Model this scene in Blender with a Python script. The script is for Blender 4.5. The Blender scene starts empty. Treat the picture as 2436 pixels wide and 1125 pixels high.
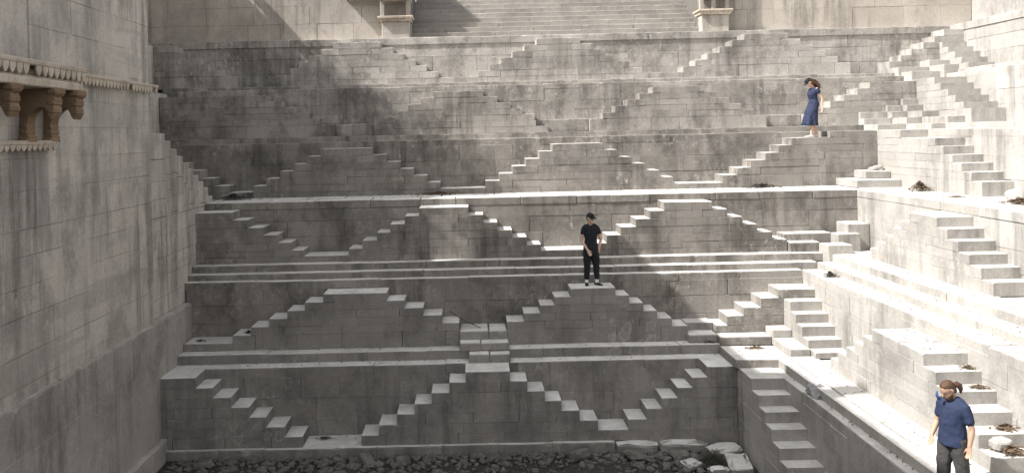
import bpy, bmesh, math, random
from mathutils import Vector, Matrix, Euler, noise
R = math.radians
rnd = random.Random(7)
S = bpy.context.scene
C = S.collection

# ------------------------------------------------------------------ camera
cam = bpy.data.cameras.new('camera'); camo = bpy.data.objects.new('camera', cam); C.objects.link(camo)
camo.matrix_world = Matrix.Rotation(R(90), 4, 'X') @ Matrix.Rotation(-0.0222, 4, 'Z')
cam.sensor_fit = 'HORIZONTAL'; cam.sensor_width = 36.0
cam.lens = 36.0 * 2000 / 2436
cam.shift_x = (1218 - 1120) / 2436
cam.shift_y = (322 - 562.5) / 2436
cam.clip_start = 0.1; cam.clip_end = 2000
S.camera = camo
# ------------------------------------------------------------------ light
SUN = Vector((1.0, 0.27, -1.12)).normalized()
W = bpy.data.worlds.new('World'); S.world = W; W.use_nodes = True
nt = W.node_tree; bg = nt.nodes['Background']
sky = nt.nodes.new('ShaderNodeTexSky'); sky.sky_type = 'NISHITA'; sky.sun_disc = False
sky.sun_elevation = math.asin(-SUN.z); sky.sun_rotation = math.atan2(-SUN.x, -SUN.y)
sky.air_density = 1.0; sky.dust_density = 2.5; sky.ozone_density = 1.0
hs = nt.nodes.new('ShaderNodeHueSaturation'); hs.inputs['Saturation'].default_value = 0.12   # hazy white sky
nt.links.new(sky.outputs[0], hs.inputs['Color']); nt.links.new(hs.outputs[0], bg.inputs[0]); bg.inputs[1].default_value = 0.15
sl = bpy.data.lights.new('sun', 'SUN'); sl.energy = 4.6; sl.angle = R(0.53); sl.color = (1.0, 0.98, 0.945)
so = bpy.data.objects.new('sun', sl); C.objects.link(so)
so.rotation_euler = SUN.to_track_quat('-Z', 'Y').to_euler(); so.location = (-30, -10, 40)
S.view_settings.view_transform = 'Standard'; S.view_settings.look = 'None'
S.view_settings.exposure = 1.0; S.view_settings.gamma = 1.0; S.view_settings.use_curve_mapping = False

# ------------------------------------------------------------------ materials
def N(t, k, **kw):
    n = t.nodes.new(k)
    for a, b in kw.items():
        if a.startswith('i_'):
            n.inputs[int(a[2:])].default_value = b
        else: setattr(n, a, b)
    return n
def ramp(t, fac, p0, p1, c0=(0, 0, 0, 1), c1=(1, 1, 1, 1)):
    r = N(t, 'ShaderNodeValToRGB'); e = r.color_ramp.elements
    e[0].position = p0; e[1].position = p1; e[0].color = c0; e[1].color = c1
    t.links.new(fac, r.inputs[0]); return r.outputs[0]
def mixc(t, f, a, b, mode='MIX'):
    m = N(t, 'ShaderNodeMix', data_type='RGBA', blend_type=mode)
    for s, v in ((m.inputs[0], f), (m.inputs[6], a), (m.inputs[7], b)):
        if isinstance(v, (int, float)): s.default_value = v
        elif isinstance(v, tuple): s.default_value = v if len(v) == 4 else v + (1,)
        else: t.links.new(v, s)
    return m.outputs[2]
def noise_n(t, vec, scale, detail=6, rough=.6, dist=0.0):
    n = N(t, 'ShaderNodeTexNoise'); n.inputs['Scale'].default_value = scale; n.inputs['Detail'].default_value = detail
    n.inputs['Roughness'].default_value = rough; n.inputs['Distortion'].default_value = dist
    t.links.new(vec, n.inputs['Vector']); return n.outputs[0]
def mapped(t, vec, sc, loc=(0, 0, 0)):
    m = N(t, 'ShaderNodeMapping'); m.inputs['Scale'].default_value = sc; m.inputs['Location'].default_value = loc
    t.links.new(vec, m.inputs['Vector']); return m.outputs[0]

def stone_mat(name, pale, mid, dark, stain=.6, streak=.6, lichen=.35, top=None, grain=1.0, bump=.5, seed=0, patch=.2, rings=0.0, desat=.85, band=0.0):
    def ds(c):
        l = .3 * c[0] + .59 * c[1] + .11 * c[2]; return tuple(l + (q - l) * desat for q in c)
    pale, mid, dark = ds(pale), ds(mid), ds(dark); top = ds(top) if top else None
    m = bpy.data.materials.new(name); m.use_nodes = True; t = m.node_tree; b = t.nodes['Principled BSDF']
    g = N(t, 'ShaderNodeNewGeometry'); P = g.outputs['Position']; oi = N(t, 'ShaderNodeObjectInfo')
    P = mapped(t, P, (1, 1, 1), (seed * 7.3, seed * 3.1, seed * 1.7))
    n1 = noise_n(t, P, .45, 7, .66, .1)
    col = mixc(t, ramp(t, n1, .32, .66), mid, pale)
    # per stone difference
    col = mixc(t, patch, col, mixc(t, oi.outputs['Random'], dark, pale))
    # blotchy weather stains
    n2 = noise_n(t, mapped(t, P, (1, 1, .75)), .95, 9, .74, .15)
    col = mixc(t, mixc(t, stain, (0, 0, 0), ramp(t, n2, .47, .62)), col, dark)
    # vertical run-off streaks
    n3 = noise_n(t, mapped(t, P, (3.2, 3.2, .22)), 1.0, 6, .65, .2)
    n3b = noise_n(t, mapped(t, P, (.5, .5, .35)), 1.0, 3, .5)
    sf = N(t, 'ShaderNodeMath', operation='MULTIPLY'); t.links.new(ramp(t, n3, .47, .66), sf.inputs[0]); t.links.new(ramp(t, n3b, .4, .62), sf.inputs[1])
    sf2 = N(t, 'ShaderNodeMath', operation='MULTIPLY'); t.links.new(sf.outputs[0], sf2.inputs[0]); sf2.inputs[1].default_value = streak
    col = mixc(t, sf2.outputs[0], col, tuple(c * .62 for c in dark[:3]))
    if band:       # broad dark run-off bands and pale washed patches between them
        nb1 = noise_n(t, mapped(t, P, (1.1, 1.1, .10)), 1.0, 4, .55, .3)
        nb2_ = noise_n(t, mapped(t, P, (.6, .6, .45)), 1.0, 5, .6, .6)
        bf = N(t, 'ShaderNodeMath', operation='MULTIPLY'); t.links.new(ramp(t, nb1, .50, .60), bf.inputs[0]); t.links.new(ramp(t, nb2_, .38, .58), bf.inputs[1])
        bf2 = N(t, 'ShaderNodeMath', operation='MULTIPLY'); t.links.new(bf.outputs[0], bf2.inputs[0]); bf2.inputs[1].default_value = band
        col = mixc(t, bf2.outputs[0], col, dark)
        tide = noise_n(t, mapped(t, P, (.18, .18, 2.2)), 1.0, 5, .6, .5)
        col = mixc(t, mixc(t, .55 * band, (0, 0, 0), ramp(t, tide, .54, .60)), col, tuple(.5 * (a_ + b_) for a_, b_ in zip(dark, mid)))
    # pale lichen flecks and lime
    n4 = noise_n(t, mapped(t, P, (1, 1, .7)), 7.0, 5, .75, .4)
    n5 = noise_n(t, P, .7, 3, .5)
    lf = N(t, 'ShaderNodeMath', operation='MULTIPLY'); t.links.new(ramp(t, n4, .56, .66), lf.inputs[0]); t.links.new(ramp(t, n5, .47, .62), lf.inputs[1])
    lf2 = N(t, 'ShaderNodeMath', operation='MULTIPLY'); t.links.new(lf.outputs[0], lf2.inputs[0]); lf2.inputs[1].default_value = lichen
    col = mixc(t, lf2.outputs[0], col, tuple(min(1, c * 1.25) for c in pale[:3]))
    if rings:      # pale outlines of old lichen rosettes
        vo = N(t, 'ShaderNodeTexVoronoi', feature='F1'); vo.inputs['Scale'].default_value = 2.6; vo.inputs['Randomness'].default_value = 1.0
        wn = N(t, 'ShaderNodeTexNoise'); wn.inputs['Scale'].default_value = 5.0; wn.inputs['Detail'].default_value = 4; t.links.new(P, wn.inputs['Vector'])
        ad = N(t, 'ShaderNodeVectorMath', operation='SCALE'); ad.inputs['Scale'].default_value = .35; t.links.new(wn.outputs['Color'], ad.inputs[0])
        av = N(t, 'ShaderNodeVectorMath', operation='ADD'); t.links.new(P, av.inputs[0]); t.links.new(ad.outputs[0], av.inputs[1]); t.links.new(av.outputs[0], vo.inputs['Vector'])
        rg = N(t, 'ShaderNodeValToRGB'); e = rg.color_ramp.elements; e[0].position = .20; e[0].color = (.25, .25, .25, 1); e[1].position = .40; e[1].color = (0, 0, 0, 1)
        k = e.new(.28); k.color = (.35, .35, .35, 1); k = e.new(.32); k.color = (1, 1, 1, 1); k = e.new(.36); k.color = (.5, .5, .5, 1)
        t.links.new(vo.outputs['Distance'], rg.inputs[0])
        rm = N(t, 'ShaderNodeMath', operation='MULTIPLY'); t.links.new(rg.outputs[0], rm.inputs[0]); t.links.new(ramp(t, noise_n(t, P, .55, 4, .6), .52, .64), rm.inputs[1])
        r2 = N(t, 'ShaderNodeMath', operation='MULTIPLY'); t.links.new(rm.outputs[0], r2.inputs[0]); r2.inputs[1].default_value = rings
        col = mixc(t, r2.outputs[0], col, tuple(min(1, c * 1.35) for c in pale[:3]))
    # fine grain
    n6 = noise_n(t, P, 26, 4, .7)
    col = mixc(t, .55 * grain, col, mixc(t, n6, (.25, .25, .25), (1.0, 1.0, 1.0)), 'OVERLAY')
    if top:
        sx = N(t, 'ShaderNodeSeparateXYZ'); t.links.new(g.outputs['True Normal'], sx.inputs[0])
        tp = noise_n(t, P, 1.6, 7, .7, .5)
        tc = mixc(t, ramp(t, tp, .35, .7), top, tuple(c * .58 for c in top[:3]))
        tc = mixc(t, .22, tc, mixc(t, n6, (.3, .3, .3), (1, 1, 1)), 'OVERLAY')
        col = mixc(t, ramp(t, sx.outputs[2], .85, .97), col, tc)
    t.links.new(col, b.inputs['Base Color']); b.inputs['Roughness'].default_value = .92
    b.inputs['Specular IOR Level'].default_value = .2
    nb = noise_n(t, P, 9, 8, .72); nb2 = noise_n(t, P, 2.2, 4, .6)
    bs = N(t, 'ShaderNodeMath', operation='ADD'); t.links.new(nb, bs.inputs[0]); t.links.new(nb2, bs.inputs[1])
    bp = N(t, 'ShaderNodeBump'); bp.inputs['Strength'].default_value = bump; bp.inputs['Distance'].default_value = .014
    t.links.new(bs.outputs[0], bp.inputs['Height']); t.links.new(bp.outputs[0], b.inputs['Normal'])
    return m
def plain(name, col, rough=.8, var=.15, scale=20, bump=0.0, spec=.3):
    m = bpy.data.materials.new(name); m.use_nodes = True; t = m.node_tree; b = t.nodes['Principled BSDF']
    g = N(t, 'ShaderNodeTexCoord'); n = noise_n(t, g.outputs['Object'], scale, 4, .6)
    c = mixc(t, n, tuple(x * (1 - var) for x in col), tuple(min(1, x * (1 + var)) for x in col))
    t.links.new(c, b.inputs['Base Color']); b.inputs['Roughness'].default_value = rough; b.inputs['Specular IOR Level'].default_value = spec
    if bump:
        bp = N(t, 'ShaderNodeBump'); bp.inputs['Strength'].default_value = bump; bp.inputs['Distance'].default_value = .02
        t.links.new(n, bp.inputs['Height']); t.links.new(bp.outputs[0], b.inputs['Normal'])
    return m
M = {}
TOP = (.64, .615, .575)  # dusty tone of upward faces, made paler still to brighten treads in shade
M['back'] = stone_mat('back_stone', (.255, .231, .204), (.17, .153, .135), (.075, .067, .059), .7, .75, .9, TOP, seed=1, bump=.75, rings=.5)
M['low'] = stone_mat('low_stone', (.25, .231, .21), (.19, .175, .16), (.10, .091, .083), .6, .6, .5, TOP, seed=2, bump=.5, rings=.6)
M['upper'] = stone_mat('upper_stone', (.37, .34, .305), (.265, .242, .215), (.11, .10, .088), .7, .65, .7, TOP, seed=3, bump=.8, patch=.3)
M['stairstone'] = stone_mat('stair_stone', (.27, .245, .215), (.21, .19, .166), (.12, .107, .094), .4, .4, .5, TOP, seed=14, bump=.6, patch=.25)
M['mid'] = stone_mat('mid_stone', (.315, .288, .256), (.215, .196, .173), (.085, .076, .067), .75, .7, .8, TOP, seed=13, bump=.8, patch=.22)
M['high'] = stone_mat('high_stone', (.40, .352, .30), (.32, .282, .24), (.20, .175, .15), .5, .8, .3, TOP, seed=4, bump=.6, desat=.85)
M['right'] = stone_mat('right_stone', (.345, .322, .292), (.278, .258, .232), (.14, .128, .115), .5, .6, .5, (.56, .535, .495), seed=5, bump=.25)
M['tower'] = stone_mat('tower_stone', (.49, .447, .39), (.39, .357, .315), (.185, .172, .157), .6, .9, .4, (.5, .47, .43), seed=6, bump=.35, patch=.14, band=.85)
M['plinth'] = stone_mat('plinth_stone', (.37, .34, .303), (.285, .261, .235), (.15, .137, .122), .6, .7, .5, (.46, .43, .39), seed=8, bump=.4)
M['mortar'] = plain('mortar', (.11, .10, .09), .95, .3, 9)
M['bracket'] = stone_mat('shaded_bracket_stone', (.25, .175, .115), (.18, .125, .08), (.09, .06, .04), .5, .3, .1, (.3, .25, .2), seed=12, bump=.3, desat=1.0)  # carved stone, with the brown shade under the slab put into its colour
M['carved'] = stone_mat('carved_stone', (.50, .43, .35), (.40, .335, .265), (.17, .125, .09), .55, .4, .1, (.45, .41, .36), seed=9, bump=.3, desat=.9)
M['soil'] = plain('soil', (.04, .036, .032), .95, .4, 6, .6)
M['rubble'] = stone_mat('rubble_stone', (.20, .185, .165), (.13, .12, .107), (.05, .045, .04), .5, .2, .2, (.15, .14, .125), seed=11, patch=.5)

# ------------------------------------------------------------------ helpers
def thing(name, label, cat, loc=(0, 0, 0), group=None, kind=None, rz=0):
    o = bpy.data.objects.new(name, None); C.objects.link(o); o.location = loc; o.rotation_euler = (0, 0, rz)
    o.empty_display_size = .1
    o['label'] = label; o['category'] = cat
    if group: o['group'] = group
    if kind: o['kind'] = kind
    return o
def tag(o, label, cat, group=None):
    o['label'] = label; o['category'] = cat
    if group: o['group'] = group
    return o
def link(name, me, mat, parent=None, loc=(0, 0, 0), smooth=False):
    o = bpy.data.objects.new(name, me); C.objects.link(o)
    if mat is not None and not me.materials: me.materials.append(mat)
    o.location = loc
    if parent is not None:
        o.parent = parent
        o.location = Vector(loc) - parent.location
    if smooth:
        for p in me.polygons: p.use_smooth = True
    return o
def cbox_mesh(hx, hy, hz, ch, jit=0.0):
    """chamfered box with a little unevenness: 44 triangles"""
    ch = min(ch, hx * .45, hy * .45, hz * .45)
    V = []; idx = {}
    cj = {}
    for sx in (-1, 1):
        for sy in (-1, 1):
            for sz in (-1, 1):
                j = Vector((rnd.uniform(-jit, jit), rnd.uniform(-jit, jit), rnd.uniform(-jit, jit)))
                for a in range(3):
                    p = [sx * (hx - ch), sy * (hy - ch), sz * (hz - ch)]
                    p[a] = (sx * hx, sy * hy, sz * hz)[a]
                    idx[(sx, sy, sz, a)] = len(V); V.append(Vector(p) + j)
    F = []
    for a in range(3):
        b, c = (a + 1) % 3, (a + 2) % 3
        for s in (-1, 1):
            q = []
            for sb, sc in ((-1, -1), (1, -1), (1, 1), (-1, 1)):
                k = [0, 0, 0]; k[a] = s; k[b] = sb; k[c] = sc; q.append(idx[(*k, a)])
            F.append(q if s > 0 else q[::-1])
    for a in range(3):
        b, c = (a + 1) % 3, (a + 2) % 3
        for sb in (-1, 1):
            for sc in (-1, 1):
                k0 = [0, 0, 0]; k0[a] = -1; k0[b] = sb; k0[c] = sc
                k1 = list(k0); k1[a] = 1
                q = [idx[(*k0, b)], idx[(*k1, b)], idx[(*k1, c)], idx[(*k0, c)]]
                F.append(q if sb * sc > 0 else q[::-1])
    for sx in (-1, 1):
        for sy in (-1, 1):
            for sz in (-1, 1):
                q = [idx[(sx, sy, sz, a)] for a in range(3)]
                F.append(q if sx * sy * sz > 0 else q[::-1])
    me = bpy.data.meshes.new('stone'); me.from_pydata([tuple(v) for v in V], [], F); return me
# frames: B = back side (s is X, d is Y), R = right side (s is Y, d is X), L = left side (s is Y, d is -X)
def fr(frame, s0, s1, d0, d1):
    if frame == 'B': return s0, s1, d0, d1
    if frame == 'R': return d0, d1, s0, s1
    return -d1, -d0, s0, s1
def stone(frame, s0, s1, d0, d1, z0, z1, parent, mat, name='wall_stone', ch=.014, jit=.006):
    x0, x1, y0, y1 = fr(frame, s0, s1, d0, d1)
    me = cbox_mesh(abs(x1 - x0) / 2, abs(y1 - y0) / 2, (z1 - z0) / 2, ch, jit)
    return link(name, me, M[mat] if isinstance(mat, str) else mat, parent, ((x0 + x1) / 2, (y0 + y1) / 2, (z0 + z1) / 2))
def rough_stone(frame, s0, s1, d0, d1, z0, z1, parent, mat, name='wall_stone', n=1, amp=.02, seed=0):
    """weathered block: subdivided box with knocked corners"""
    x0, x1, y0, y1 = fr(frame, s0, s1, d0, d1)
    h = Vector(((x1 - x0) / 2, (y1 - y0) / 2, (z1 - z0) / 2)); h = Vector(map(abs, h))
    bm = bmesh.new(); bmesh.ops.create_cube(bm, size=2)
    bmesh.ops.subdivide_edges(bm, edges=bm.edges[:], cuts=3, use_grid_fill=True)
    for v in bm.verts:
        c = v.co.copy(); k = sum(1 for q in c if abs(q) > .99)
        p = Vector((c.x * h.x, c.y * h.y, c.z * h.z))
        nn = noise.noise_vector(p * 2.3 + Vector((seed * 3.7, seed, 0)))
        if k >= 2: p -= Vector([math.copysign(min(abs(nn.x), .6) * amp * (k - .6) + .01, q) if abs(q) > .99 else 0 for q in c])
        v.co = p + nn * amp * .6
    me = bpy.data.meshes.new('stone'); bm.to_mesh(me); bm.free()
    return link(name, me, M[mat], parent, ((x0 + x1) / 2, (y0 + y1) / 2, (z0 + z1) / 2))
def worn(frame, s0, s1, d0, d1, z0, z1, parent, mat, name='step_stone', wear=1.0):
    """step stone whose upper front edge is rounded and chipped along its length"""
    n = max(2, int((s1 - s0) / .11)); V = []; F = []
    off = rnd.uniform(0, 99); tl0, tl1 = rnd.uniform(-.004, .004), rnd.uniform(-.004, .004); sk = rnd.uniform(-.004, .004)
    for i in range(n + 1):
        q = i / n; s = s0 + (s1 - s0) * q
        k = noise.noise(Vector((s * 3.1, off, 0))); k2 = noise.noise(Vector((s * 9.0, off + 7, 3)))
        c = (.007 + .012 * max(0, k + .2) + .05 * max(0, k2 - .28) + (.012 if i in (0, n) else 0)) * wear
        c = min(c, (z1 - z0) * .45); w = .004 * noise.noise(Vector((s * 2, off + 20, 5)))
        t = z1 + tl0 + (tl1 - tl0) * q + w; f = d0 + w + sk * (q - .5)
        for d, z in ((f, z0), (f, t - c * 1.2), (f + c * .35, t - c * .4), (f + c, t), (d1, t), (d1, z0)):
            p = (s, d, z) if frame == 'B' else (d, s, z) if frame == 'R' else (-d, s, z)
            V.append(p)
    for i in range(n):
        for j in range(6):
            a = i * 6 + j; b = i * 6 + (j + 1) % 6; F.append((a, b, b + 6, a + 6))
    F.append(tuple(range(6))); F.append(tuple(n * 6 + j for j in range(6))[::-1])
    if frame == 'R': F = [f[::-1] for f in F]
    ctr = fr(frame, s0, s1, d0, d1); cx, cy, cz = (ctr[0] + ctr[1]) / 2, (ctr[2] + ctr[3]) / 2, (z0 + z1) / 2
    me = bpy.data.meshes.new('stone'); me.from_pydata([(x - cx, y - cy, z - cz) for x, y, z in V], [], F)
    return link(name, me, M[mat], parent, (cx, cy, cz))
def core(frame, s0, s1, d0, d1, z0, z1, parent, name='wall_core', mat='mortar'):
    return stone(frame, s0, s1, d0, d1, z0, z1, parent, mat, name, ch=.001, jit=0)
def cuts(s0, s1, lo, hi):
    """split a length into stones"""
    out = [s0]
    while s1 - out[-1] > hi * 1.35:
        out.append(out[-1] + rnd.uniform(lo, hi))
    if s1 - out[-1] > hi: out.append((out[-1] + s1) / 2 + rnd.uniform(-.1, .1))
    out.append(s1); return out
def masonry(frame, th, s0, s1, front, z0, z1, mat, ch_h=(.3, .5), ln=(.8, 1.7), cover=(), thick=.22, gap=.001, jitf=.006, core_to=None, s_core=None, core_d=.5, top_course=None):
    hs = []; z = z1
    if top_course: hs.append(top_course); z -= top_course
    while z - z0 > ch_h[1] * 1.2:
        h = rnd.uniform(*ch_h); hs.append(h); z -= h
    hs.append(z - z0)
    if len(hs) > 1 and hs[-1] < .12: hs[-2] += hs.pop()
    z = z1
    for h in hs:
        cs = cuts(s0 + 0.0, s1, *ln)
        for a, b in zip(cs, cs[1:]):
            if any(a >= c0 - .02 and b <= c1 + .02 and z - h >= cz0 - .03 and z <= cz1 + .03 for c0, c1, cz0, cz1 in cover): continue
            g = gap * rnd.choice((.6, 1, 1, 2, 3.5, 7))
            d = front + rnd.uniform(-jitf, jitf)
            stone(frame, a + g, b - g, d, front + thick, z - h + g, z - g * .5, th, mat, 'wall_stone', ch=rnd.choice((.003, .004, .005, .009)), jit=.003)
        z -= h
    c0, c1 = s_core if s_core else (s0, s1)
    core(frame, c0, c1, front + .014, front + core_d, z0 - .02, z1 - .03, th)
def long_step(frame, name, label, s0, s1, d0, d1, z0, z1, mat, ln=(1.1, 2.4), s_core=None, group=None):
    x0, x1, y0, y1 = fr(frame, s0, s1, d0, d1)
    th = thing(name, label, 'step', ((x0 + x1) / 2, (y0 + y1) / 2, z0), group)
    cs = cuts(s0, s1, *ln)
    for a, b in zip(cs, cs[1:]):
        g = rnd.choice((.002, .003, .005))
        worn(frame, a + g, b - g, d0 + rnd.uniform(-.008, .008), d1 + .06, z0 - .03, z1 + rnd.uniform(-.006, .006), th, mat, 'step_stone', 1.3)
    if s_core: core(frame, s_core[0], s_core[1], d0 + .02, d1 + .05, z0 - .04, z1 - .02, th, 'step_core', mat)
    return th
def stair(frame, label, front, wall, levels, zbase, mat, name='pyramid_stair', sl=None, group=None, slab=True):
    """levels: list of (top z, s_left, s_right) from the top down; every course is stones"""
    ss = [q for l in levels for q in l[1:]]
    x0, x1, y0, y1 = fr(frame, min(ss), max(ss), front, wall)
    th = thing(name, label, 'stairs', ((x0 + x1) / 2, (y0 + y1) / 2, zbase), group)
    cov = []
    for k, (z, a, b) in enumerate(levels):
        zb = levels[k + 1][0] if k + 1 < len(levels) else zbase
        pa_, pb_ = (levels[k - 1][1], levels[k - 1][2]) if k else (0, 0)
        cs = cuts(a, b, .75, 1.5)
        # keep end stones: tread plus a bit
        if k > 0 and len(cs) > 2:
            pa, pb = levels[k - 1][1], levels[k - 1][2]
            e0, e1 = max(pa, a) + rnd.uniform(.1, .5), min(pb, b) - rnd.uniform(.1, .5)
            if e1 - e0 > .5: cs = ([a] if pa > a + .05 else [a]) + cuts(e0, e1, .8, 1.7) + [b]
        for p, q in zip(cs, cs[1:]):
            g = rnd.choice((.0005, .001, .003, .006))
            if k > 0 and p > pa_ - .02 and q < pb_ + .02: stone(frame, p + g, q - g, front + rnd.uniform(-.004, .004), wall + .03, zb + .0005, z - rnd.choice((.0005, .001, .003, .007)), th, mat, 'step_stone', ch=.004, jit=.003)
            else: worn(frame, p + g, q - g, front + rnd.uniform(-.004, .004), wall + .03, zb + .0005, z + rnd.uniform(-.004, .003), th, mat)
        cov.append((a, b, zb, z))
    return cov
def block(frame, label, s0, s1, d0, d1, z0, z1, mat, name='corner_block', cat='stone block', group=None, rough=False):
    x0, x1, y0, y1 = fr(frame, s0, s1, d0, d1)
    me = cbox_mesh(abs(x1 - x0) / 2, abs(y1 - y0) / 2, (z1 - z0) / 2, .02, .008)
    o = link(name, me, M[mat], None, ((x0 + x1) / 2, (y0 + y1) / 2, (z0 + z1) / 2))
    return tag(o, label, cat, group)
def lv(z0, dz, lefts, rights, n=None):
    """levels of a pyramid from lists of left and right corners, top down"""
    n = max(len(lefts), len(rights)); L = []
    for k in range(n):
        a = lefts[k] if k < len(lefts) else lefts[-1]; b = rights[k] if k < len(rights) else rights[-1]
        L.append((z0 - dz * k, a, b))
    return L

# ------------------------------------------------------------------ ground of the pit
gm = bmesh.new(); bmesh.ops.create_grid(gm, x_segments=90, y_segments=90, size=1)
for v in gm.verts:
    v.co.x = v.co.x * 17 + 2; v.co.y = v.co.y * 22 + 3
    v.co.z = -7.0 + .05 * noise.noise(v.co * 1.3) + .05 * noise.noise(v.co * 4)
me = bpy.data.meshes.new('ground'); gm.to_mesh(me); gm.free()
g = link('ground', me, M['soil'], smooth=True); g['kind'] = 'structure'

exec_parts = []
# ================================================================== BACK SIDE
# --- F tier (lowest)
zF, zFb = -5.20, -6.76
FF, FW = 18.48, 19.20
hF = (zF - zFb) / 7
base = thing('base_ledge', 'low broken stone kerb along the foot of the lowest back wall, above the rubble', 'ledge', (-.6, 18.5, -7.2))
cs = cuts(-6.85, 3.0, .8, 2.0)
for a, b in zip(cs, cs[1:]):
    worn('B', a + .003, b - .003, 18.37 + rnd.uniform(-.015, .015), 19.22, zFb - rnd.uniform(.2, .33), zFb + rnd.uniform(-.01, .004), base, 'low', 'kerb_stone', 1.8)
for i, (a, b) in enumerate(((3.02, 3.95), (3.98, 5.05))):
    rough_stone('B', a, b, 18.28, 19.0, zFb - .30, zFb - .02, base, 'low', 'kerb_stone', amp=.07, seed=i + 3)
core('B', -6.9, 5.7, 18.50, 19.3, -7.6, zFb - .02, base, 'kerb_core', 'low')
covF = []
covF += stair('B', 'half stair descending rightwards from the tower corner at the lowest tier', FF, FW,
      lv(zF, hF, [-6.98], [-6.17, -5.80, -5.405, -5.01, -4.64, -4.235, -3.84]), zFb, 'low', 'half_stair')
covF += stair('B', 'bottom centre pyramid stair with a broad flat top block, nearest the rubble', FF, FW,
      lv(zF, hF, [-.236, -.595, -.994, -1.369, -1.762, -2.165, -2.548], [.744, 1.127, 1.50, 1.867, 2.256, 2.657, 3.31]), zFb, 'low')
covF += stair('B', 'half stair climbing rightwards into the lower right corner of the pit', FF, FW,
      lv(zF, hF, [5.085, 4.747, 4.418, 4.075, 3.73, 3.326, 3.30], [5.73]), zFb - .35, 'low', 'half_stair')
th = thing('terrace_wall', 'lowest back wall in deep shade, between the bottom pyramid stair and half stairs', 'wall', (0, FW, zFb))
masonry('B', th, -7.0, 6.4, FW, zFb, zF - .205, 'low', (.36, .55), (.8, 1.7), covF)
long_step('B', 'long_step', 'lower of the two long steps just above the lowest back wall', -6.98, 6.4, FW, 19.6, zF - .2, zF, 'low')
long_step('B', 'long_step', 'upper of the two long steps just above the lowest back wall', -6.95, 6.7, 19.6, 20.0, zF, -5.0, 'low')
# --- E tier
EF, EW = 20.0, 20.73
zE = -3.50
hE = .187
covE = []
covE += stair('B', 'wide pyramid stair in shade left of the central steps, second tier from the bottom', EF, EW,
      lv(-3.70, hE, [-3.60, -4.04, -4.46, -4.90, -5.34, -5.776], [-2.09, -1.67, -1.22, -.785, -.37, -.37]), -5.0, 'low')
covE += stair('B', 'pyramid stair whose flat top carries the standing person in black', EF, EW,
      lv(-3.70, hE, [2.29, 1.905, 1.56, 1.167, .762, .762], [3.36, 3.686, 4.013, 4.339, 4.684, 5.06]), -5.0, 'low')
covE += stair('B', 'half stair climbing rightwards to the sunlit corner, second tier from the bottom', EF, EW,
      [(-3.83, 7.24, 8.16), (-4.02, 6.81, 8.16), (-4.24, 6.39, 8.16), (-4.43, 6.0, 8.16), (-4.65, 5.74, 8.16)], -5.0, 'back', 'half_stair')
th = thing('terrace_wall', 'shaded back wall behind the standing person in black, second tier up', 'wall', (0, EW, -5))
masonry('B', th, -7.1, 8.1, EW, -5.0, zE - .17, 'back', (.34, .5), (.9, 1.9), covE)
block('B', 'flat landing block at the left foot of the wide shaded pyramid stair', -6.95, -5.776, EF, EW + .03, -5.0, -4.82, 'low', 'landing_block')
# central flight between the two E pyramids
th = thing('central_steps', 'short flight of four broad steps linking the bottom centre pyramid stair to the wall above', 'stairs', (.2, 19.6, -5.2))
for s0, s1, d0, d1, z0, z1 in ((-.368, .758, 19.9, 20.74, -4.85, -4.64), (-.37, .785, 19.55, 20.0, -5.0, -4.83), (-.16, .80, 19.22, 19.58, -5.2, -5.02)):
    m_ = (s0 + s1) / 2 + rnd.uniform(-.2, .2)
    stone('B', s0, m_ - .0012, d0, d1, z0 - .02, z1, th, 'low', 'step_stone', ch=.02); stone('B', m_ + .0012, s1, d0 + .004, d1, z0 - .02, z1 - .004, th, 'low', 'step_stone', ch=.02)
stone('B', -.36, .75, 20.0, 20.7, -5.0, -4.83, th, 'low', 'step_stone')
# notch steps right of the person's pyramid
th = thing('notch_steps', 'two narrow steps in the notch right of the pyramid stair with the person in black', 'stairs', (5.3, 20.2, -5))
stone('B', 5.065, 5.735, 20.26, 20.75, -4.9, -4.63, th, 'low', 'step_stone', ch=.02); stone('B', 5.02, 5.70, 19.76, 20.3, -5.0, -4.81, th, 'low', 'step_stone', ch=.02)
# corner blocks, lower right
block('B', 'broad low block at the foot of the sunlit corner half stair', 5.70, 6.9, 19.56, 20.0, -5.03, -4.83, 'back')
block('B', 'small cube block standing in the inner corner beside the low broad block', 6.9, 7.36, 19.5, 19.99, -5.03, -4.665, 'right')
block('B', 'long narrow block running towards the camera from the small corner cube', 6.9, 7.36, 18.45, 19.5, -5.03, -4.85, 'right')
block('B', 'large square platform block at the lower right corner, half sunlit', 5.66, 6.9, 18.33, 19.56, -5.22, -5.03, 'back')
# --- three long steps above E
long_step('B', 'long_step', 'lowest of the three long steps behind the standing person', -7.15, 8.1, EW, 21.02, zE - .16, zE, 'back')
long_step('B', 'long_step', 'middle of the three long steps behind the standing person', -7.15, 8.58, 21.0, 21.36, zE, -3.35, 'back')
long_step('B', 'long_step', 'uppermost of the three long steps behind the standing person', -7.15, 8.98, 21.34, 21.72, -3.35, -3.18, 'back')
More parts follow.
